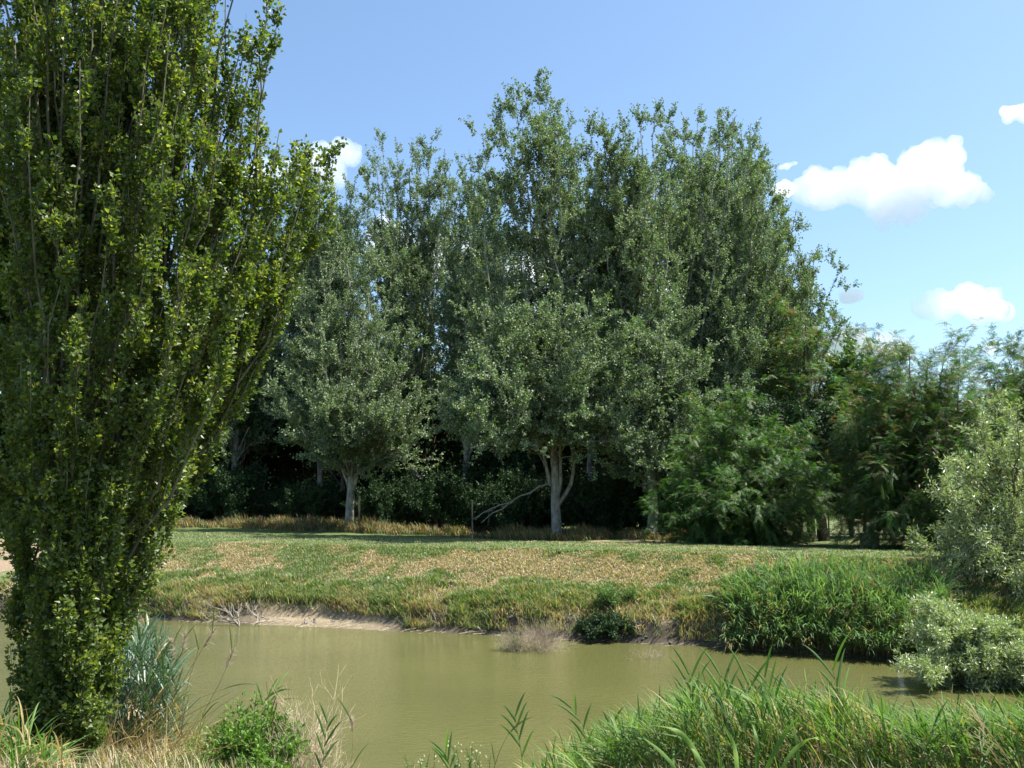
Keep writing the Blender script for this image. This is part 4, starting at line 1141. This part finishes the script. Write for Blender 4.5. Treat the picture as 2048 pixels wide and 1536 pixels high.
shrub('bare_bush', 'reddish bare bush growing out of the water', bs, 0.85, 0.55, 'willow', n=60, br=9, tw=4, lv=0, brl=0.28, twl=0.14, bark='twig', rstem=0.005, flat=0.05)
bs = Pz(1020, 1302, 0); bs[2] = -0.05
shrub('leafy_twigs', 'few yellow-green leafy twigs at the left end of the bare bush', bs, 0.3, 0.4, 'maple', n=14, br=5, tw=3, lv=2, L=0.035, brl=0.16, twl=0.1, bark='twig', rstem=0.004)
bs = Pz(1300, 1318, 0); bs[2] = -0.04
shrub('water_twigs', 'sparse dead twigs poking out of the water right of the bushes', bs, 0.55, 0.22, 'willow', n=16, br=5, tw=2, lv=0, brl=0.16, twl=0.1, bark='twig', rstem=0.003)

def dead_wood(name, label, pts_list, cat='driftwood', seed_twigs=6):
    base = np.array(pts_list[0][0][0])
    root = empty(name, base, label, cat)
    mb = MB()
    for pts, r in pts_list:
        q = np.array(pts); tt = np.linspace(0, len(q) - 1, 8); ii = np.minimum(tt.astype(int), len(q) - 2)
        st = q[ii] + (q[ii + 1] - q[ii]) * (tt - ii)[:, None]; st[1:-1] += rng.normal(size=(6, 3)) * 0.015
        rd = r * np.linspace(1, .25, 8)
        tubes(mb, st[None], rd[None], 6, cap=True)
        if seed_twigs:
            b1, r1 = grow(st[None], rd[None], seed_twigs, 0.25, 1, 35, 0.35, up=0.25, n=4, rr=.4)
            b2, r2 = grow(b1, r1, 4, 0.2, 1, 35, 0.16, up=0.2, n=3, rr=.6)
            tubes(mb, b1, r1 + .0015, 4); tubes(mb, b2, r2 + .001, 3)
    mb.build('branches', M['driftwood'], root, origin=base, smooth=True)
    return root
Yd = 25.4
W0 = Pz(477, 1252, 0.0); yd = W0[1]
def D(px, py, dy=0): return P(px, py, yd + dy)
dead_wood('dead_bush', 'fanned grey dead branches rising from the water below the left bank',
          [([D(479, 1254), D(470, 1238, .05), D(455, 1222, .1), D(448, 1216, .15)], .026), ([D(478, 1252), D(474, 1230, .1), D(462, 1205, .2)], .025),
           ([D(476, 1250), D(455, 1240, .1), D(430, 1228, .2), D(405, 1222, .3)], .022), ([D(476, 1248), D(460, 1228, .1), D(432, 1215, .2), D(410, 1208, .3)], .02), ([D(470, 1246), D(440, 1243, .1), D(410, 1240, .2)], .018)])
dead_wood('dead_branch', 'grey dead branch lying across the dark hollow of the left bank',
          [([D(508, 1250), D(520, 1238, .1), D(500, 1222, .2), D(492, 1205, .3)], .03), ([D(512, 1246), D(530, 1243, .1), D(548, 1246, .1)], .02), ([D(520, 1238, .1), D(510, 1222, .2), D(520, 1200, .3)], .018)])
x, y = onshore(975, 0.1)
dead_wood('driftwood', 'bleached forked driftwood left of the bare bush', [([(x - .25, y, .18), (x - .1, y, .1), (x + .08, y - .1, .02)], .02), ([(x + .1, y - .1, 0.0), (x + .25, y, .15), (x + .45, y + .1, .32)], .028), ([(x - .1, y, .1), (x - .22, y, .06), (x - .35, y, .07)], .014)], seed_twigs=0)
dx_, dy_ = onshore(1340, 0.9)
z0 = GZ(dx_, dy_)
dead_wood('dead_stick', 'slanting bleached stick on the bank right of the dark green bush', [([P(1335, 1268, dy_ - .45), P(1340, 1245, dy_ - .3), P(1346, 1220, dy_ - .1)], .02), ([P(1343, 1232, dy_ - .3), P(1325, 1238, dy_ - .3), P(1308, 1256, dy_ - .3)], .012)], seed_twigs=1)

# stones at the waterline
def stone(name, label, loc, s, group):
    n1, n2 = 8, 6
    mb = MB(); V = []; 
    th = np.linspace(0.15, np.pi - 0.15, n2); ph = np.arange(n1) * 2 * np.pi / n1
    for a in th:
        for b_ in ph:
            r_ = 1 + 0.22 * rng.normal()
            V.append((math.sin(a) * math.cos(b_) * r_ * s, math.sin(a) * math.sin(b_) * r_ * s * .8, math.cos(a) * r_ * s * .6))
    F_ = [(i_ * n1 + j_, (i_ + 1) * n1 + j_, (i_ + 1) * n1 + (j_ + 1) % n1, i_ * n1 + (j_ + 1) % n1) for i_ in range(n2 - 1) for j_ in range(n1)]
    mb.add(V, F_); mb.F.append(np.array([list(range(n1))])); mb.F.append(np.array([[(n2 - 1) * n1 + j_ for j_ in range(n1)][::-1]]))
    o = mb.build(name, M['stone']); o.location = loc
    return tag(o, label, 'stone', group)
GSn = 'grey stones along the far waterline'
srcs = []
for k in range(46):
    px = rng.uniform(*( (790, 1010) if k < 18 else (1245, 1480)))
    x, y = onshore(px, rng.uniform(0.0, 0.45))
    loc = (x, y, GZ(x, y) + 0.01); s = 0.025 + 0.055 * rng.random() ** 2
    lab = 'small grey stone at the water edge below the cut bank, left of the bushes' if k < 18 else 'small grey stone at the water edge between the bushes and the reed bed'
    if k < 5 or k == 18: srcs.append(stone('stone', lab, loc, 0.08, GSn)); srcs[-1].scale = [s / .08] * 3
    else:
        c_ = srcs[k % len(srcs)].copy(); col.objects.link(c_); c_.location = loc; c_.scale = (s / .08, s / .08 * .9, s / .08 * .8); c_.rotation_euler = (0, 0, rng.random() * 6); c_['label'] = lab
x, y = onshore(1800, -0.6)
st_ = stone('litter', 'scrap of white litter floating beside the willow bush', (P(1800, 1328, 18)[0], 0, 0), 0.05, None)
q = Pz(1800, 1329, 0.02); st_.location = tuple(q); st_.data.materials.clear(); st_.data.materials.append(M['foam']); st_['category'] = 'litter'

# clods / mud lumps in the scarp
n = 500
mb = MB()
X = rng.uniform(-12, 9, n); Y = shore(X) + rng.uniform(0.15, 1.15, n); Z = height(X, Y)
for q_, r_ in zip(np.stack([X, Y, Z], -1), 0.02 + 0.05 * rng.random(n) ** 2):
    d_ = unit(rng.normal(size=(6, 3))); d_ = np.array([[1, 0, 0], [-1, 0, 0], [0, 1, 0], [0, -1, 0], [0, 0, 1], [0, 0, -1.0]]) * rng.uniform(.6, 1.3, (6, 1)) + rng.normal(size=(6, 3)) * .2
    mb.add(q_ + d_ * r_, [(4, 0, 2), (4, 2, 1), (4, 1, 3), (4, 3, 0), (5, 2, 0), (5, 1, 2), (5, 3, 1), (5, 0, 3)])
tag(mb.build('mud_clods', M['stone']), 'scattered mud clods and pebbles below the cut bank', 'clods', kind='stuff')

n = 420
mb = MB()
X = rng.uniform(-14, 9, n); Y = shore(X) + rng.normal(0.05, 0.16, n); Z = np.maximum(height(X, Y), 0.0) + 0.012
A = np.stack([X, Y, Z], -1); an = rng.normal(0.2, 0.7, n); Ld = rng.uniform(0.06, 0.4, n)
B_ = A + np.stack([np.cos(an) * Ld, np.sin(an) * Ld * .5, rng.uniform(0, .06, n)], -1)
tubes(mb, bez(A, (A + B_) / 2 + rng.normal(size=A.shape) * .02, B_, 4), 0.006 * np.linspace(1, .4, 4)[None] * rng.uniform(.5, 1.4, (n, 1)), 4)
tag(mb.build('waterline_litter', M['straw']), 'broken stems and sticks washed up along the far waterline', 'debris', kind='stuff')

# posts, fence, concrete block in the distance
def post(name, label, px, Y, top_py, r, mat, cat='post', lean=0.0, cap=True):
    bs = gbase(px, Y); tp = P(px + lean, top_py, Y)
    root_b = MB(); m_ = np.linspace(0, 1, 6)[:, None]
    q = bs * (1 - m_) + tp * m_; q[0, 2] -= 0.2; q[1:-1, :2] += rng.normal(size=(4, 2)) * r * .15
    tubes(root_b, q[None], (r * np.array([1, 1, .95, .95, .9, .85]))[None], 8, cap=True)
    o = root_b.build(name, M[mat], origin=bs)
    return tag(o, label, cat)
post('wooden_post', 'split weathered wooden post right of the pale forked poplar', 718, 44, 992, 0.055, 'post_wood', lean=1.5)
post('wooden_post', 'thin grey stake at the low end of the broken branch', 945, 37.5, 1000, 0.03, 'post_wood')
fr = empty('wire_fence', gbase(1640, 39), 'thin green wire fence across the sunny field seen in the gap', 'fence')
fo = np.array(fr.location)
for px in (1540, 1588, 1632, 1655, 1700, 1745, 1790, 1850, 1910):
    bs = gbase(px, 39); mb = MB(); tubes(mb, np.array([[bs - [0, 0, .1], bs + [0, 0, .6], bs + [0, 0, 1.35]]]), np.array([[.03, .03, .03]]), 6, cap=True)
    mb.build('post', M['metal'], fr, origin=fo)
mb = MB()
for hh in (0.25, 0.55, 0.85, 1.15):
    q = np.array([gbase(px, 39.03) + [0, 0, hh] for px in np.linspace(1500, 1960, 12)]); tubes(mb, q[None], np.full((1, 12), .006), 4)
mb.build('wire', M['metal'], fr, origin=fo)
bs = gbase(1735, 32)
import bmesh
bmh = bmesh.new(); bmesh.ops.create_cube(bmh, size=1); bmesh.ops.scale(bmh, vec=(0.42, 0.5, 0.42), verts=bmh.verts); bmesh.ops.bevel(bmh, geom=bmh.edges[:], offset=0.03, segments=2, affect='EDGES')
bmesh.ops.subdivide_edges(bmh, edges=bmh.edges[:], cuts=2)
for v_ in bmh.verts: v_.co += Vector(tuple(rng.normal(size=3) * 0.006))
me = bpy.data.meshes.new('concrete_block'); bmh.to_mesh(me); me.materials.append(M['concrete'])
o = bpy.data.objects.new('concrete_block', me); col.objects.link(o); o.location = (bs[0], bs[1], bs[2] + 0.2); o.rotation_euler = (0, 0, .5)
tag(o, 'pale concrete block on the grass under the right-hand locust tree', 'block')

# hedge far across the field seen through the gap
hs = copy_tree(sh[0], (0, 0, 0), 0, 1.0)
bpy.data.objects.remove(hs.children[0]); 
for ch in list(hs.children): bpy.data.objects.remove(ch)
bpy.data.objects.remove(hs)
for k in range(14):
    x = 22 + k * 4.2; y = 95 + 2 * math.sin(k)
    copy_tree(sh[k % 2], (x, y, GZ(x, y)), k, 1.7, 'hedge shrub on the far side of the sunny field in the gap')['group'] = 'hedge across the field'

# ------------------------------------------------------------ clouds
m, t, N, Lk = mat_new('cloud_vapour'); M['cloud'] = m
pv = N.new('ShaderNodeVolumePrincipled')
pv.inputs['Color'].default_value = (0.99, 0.99, 0.99, 1); pv.inputs['Density'].default_value = 0.015; pv.inputs['Anisotropy'].default_value = 0.0
o = N.new('ShaderNodeOutputMaterial'); Lk.new(pv.outputs[0], o.inputs['Volume'])
M['cloud_small'] = m.copy(); M['cloud_small'].name = 'small_cloud_vapour'
for n_ in M['cloud_small'].node_tree.nodes:
    if n_.type == 'PRINCIPLED_VOLUME': n_.inputs['Density'].default_value = 0.045
def ico(sub):
    b_ = bmesh.new(); bmesh.ops.create_icosphere(b_, subdivisions=sub, radius=1.0)
    V = np.array([v_.co[:] for v_ in b_.verts]); F_ = np.array([[v_.index for v_ in f_.verts] for f_ in b_.faces]); b_.free(); return V, F_
IV, IF = ico(3)
tex = bpy.data.textures.new('billow', 'CLOUDS'); tex.noise_scale = 90; tex.noise_depth = 5
tex2 = bpy.data.textures.new('wisps', 'CLOUDS'); tex2.noise_scale = 26; tex2.noise_depth = 4
def cloud(label, balls, Y, vox=4.0, amp=46, vap='cloud'):
    mb = MB()
    for px, py, r in balls:
        c_ = P(px, py, Y); rr = r * 1.2 / FPX * Y
        mb.add(c_ + [0, 0, 0] + IV * [rr, rr * 0.8, rr * 0.72], IF)
        for _ in range(5):
            d_ = rand_unit(1, 0.4)[0]; r2 = rr * rng.uniform(.3, .5)
            mb.add(c_ + d_ * [rr, rr * .8, rr * .72] * 0.8 + IV * r2, IF)
    c0 = P(balls[0][0], balls[0][1], Y)
    o = mb.build('cloud', M[vap if len(balls) > 4 else 'cloud_small'], origin=c0)
    rm = o.modifiers.new('union', 'REMESH'); rm.mode = 'VOXEL'; rm.voxel_size = vox
    dm = o.modifiers.new('billow', 'DISPLACE'); dm.texture = tex; dm.strength = amp; dm.mid_level = 0.55; dm.texture_coords = 'GLOBAL'
    d2 = o.modifiers.new('wisps', 'DISPLACE'); d2.texture = tex2; d2.strength = amp * 0.6; d2.mid_level = 0.5; d2.texture_coords = 'GLOBAL'
    return tag(o, label, 'cloud', 'white cumulus clouds')
CY_ = 1600
cloud('largest white cloud right of the poplars', [(1660, 385, 50), (1720, 375, 52), (1780, 375, 60), (1850, 350, 62), (1880, 315, 38), (1830, 310, 30), (1910, 385, 45), (1620, 375, 30), (1960, 390, 20), (1760, 425, 32), (1820, 420, 30)], CY_)
cloud('small ragged cloud between the poplar and the largest cloud', [(1565, 378, 22), (1570, 330, 12), (1590, 325, 8)], CY_, 3.5, 34)
cloud('flat-based cloud lower right', [(1880, 608, 34), (1920, 600, 34), (1960, 612, 30), (1850, 615, 16), (2000, 622, 18)], CY_)
cloud('tiny faint round cloud above the locust trees', [(1705, 592, 20), (1695, 598, 14)], CY_, 3.5, 14)
cloud('low cloud just right of the taller locust tree', [(1700, 680, 34), (1668, 690, 30), (1730, 700, 22)], CY_, 4, 38)
cloud('low cloud behind the flat-topped locust tree', [(1765, 690, 24), (1792, 700, 20), (1910, 735, 18), (1975, 700, 12)], CY_, 4, 38)
cloud('faint cloud at the upper right edge', [(2020, 220, 22), (2055, 225, 24)], CY_, 3.5, 34)
cloud('white cloud peeping over the near poplar on the left', [(645, 316, 26), (690, 312, 27), (595, 335, 34), (520, 360, 44), (650, 350, 40)], CY_)
cloud('cloud bank showing through the poplar crowns', [(1060, 560, 60), (1160, 590, 70), (1250, 600, 70), (1350, 620, 70), (1430, 600, 50), (900, 520, 50), (780, 480, 50), (980, 640, 60), (1100, 660, 70)], CY_)
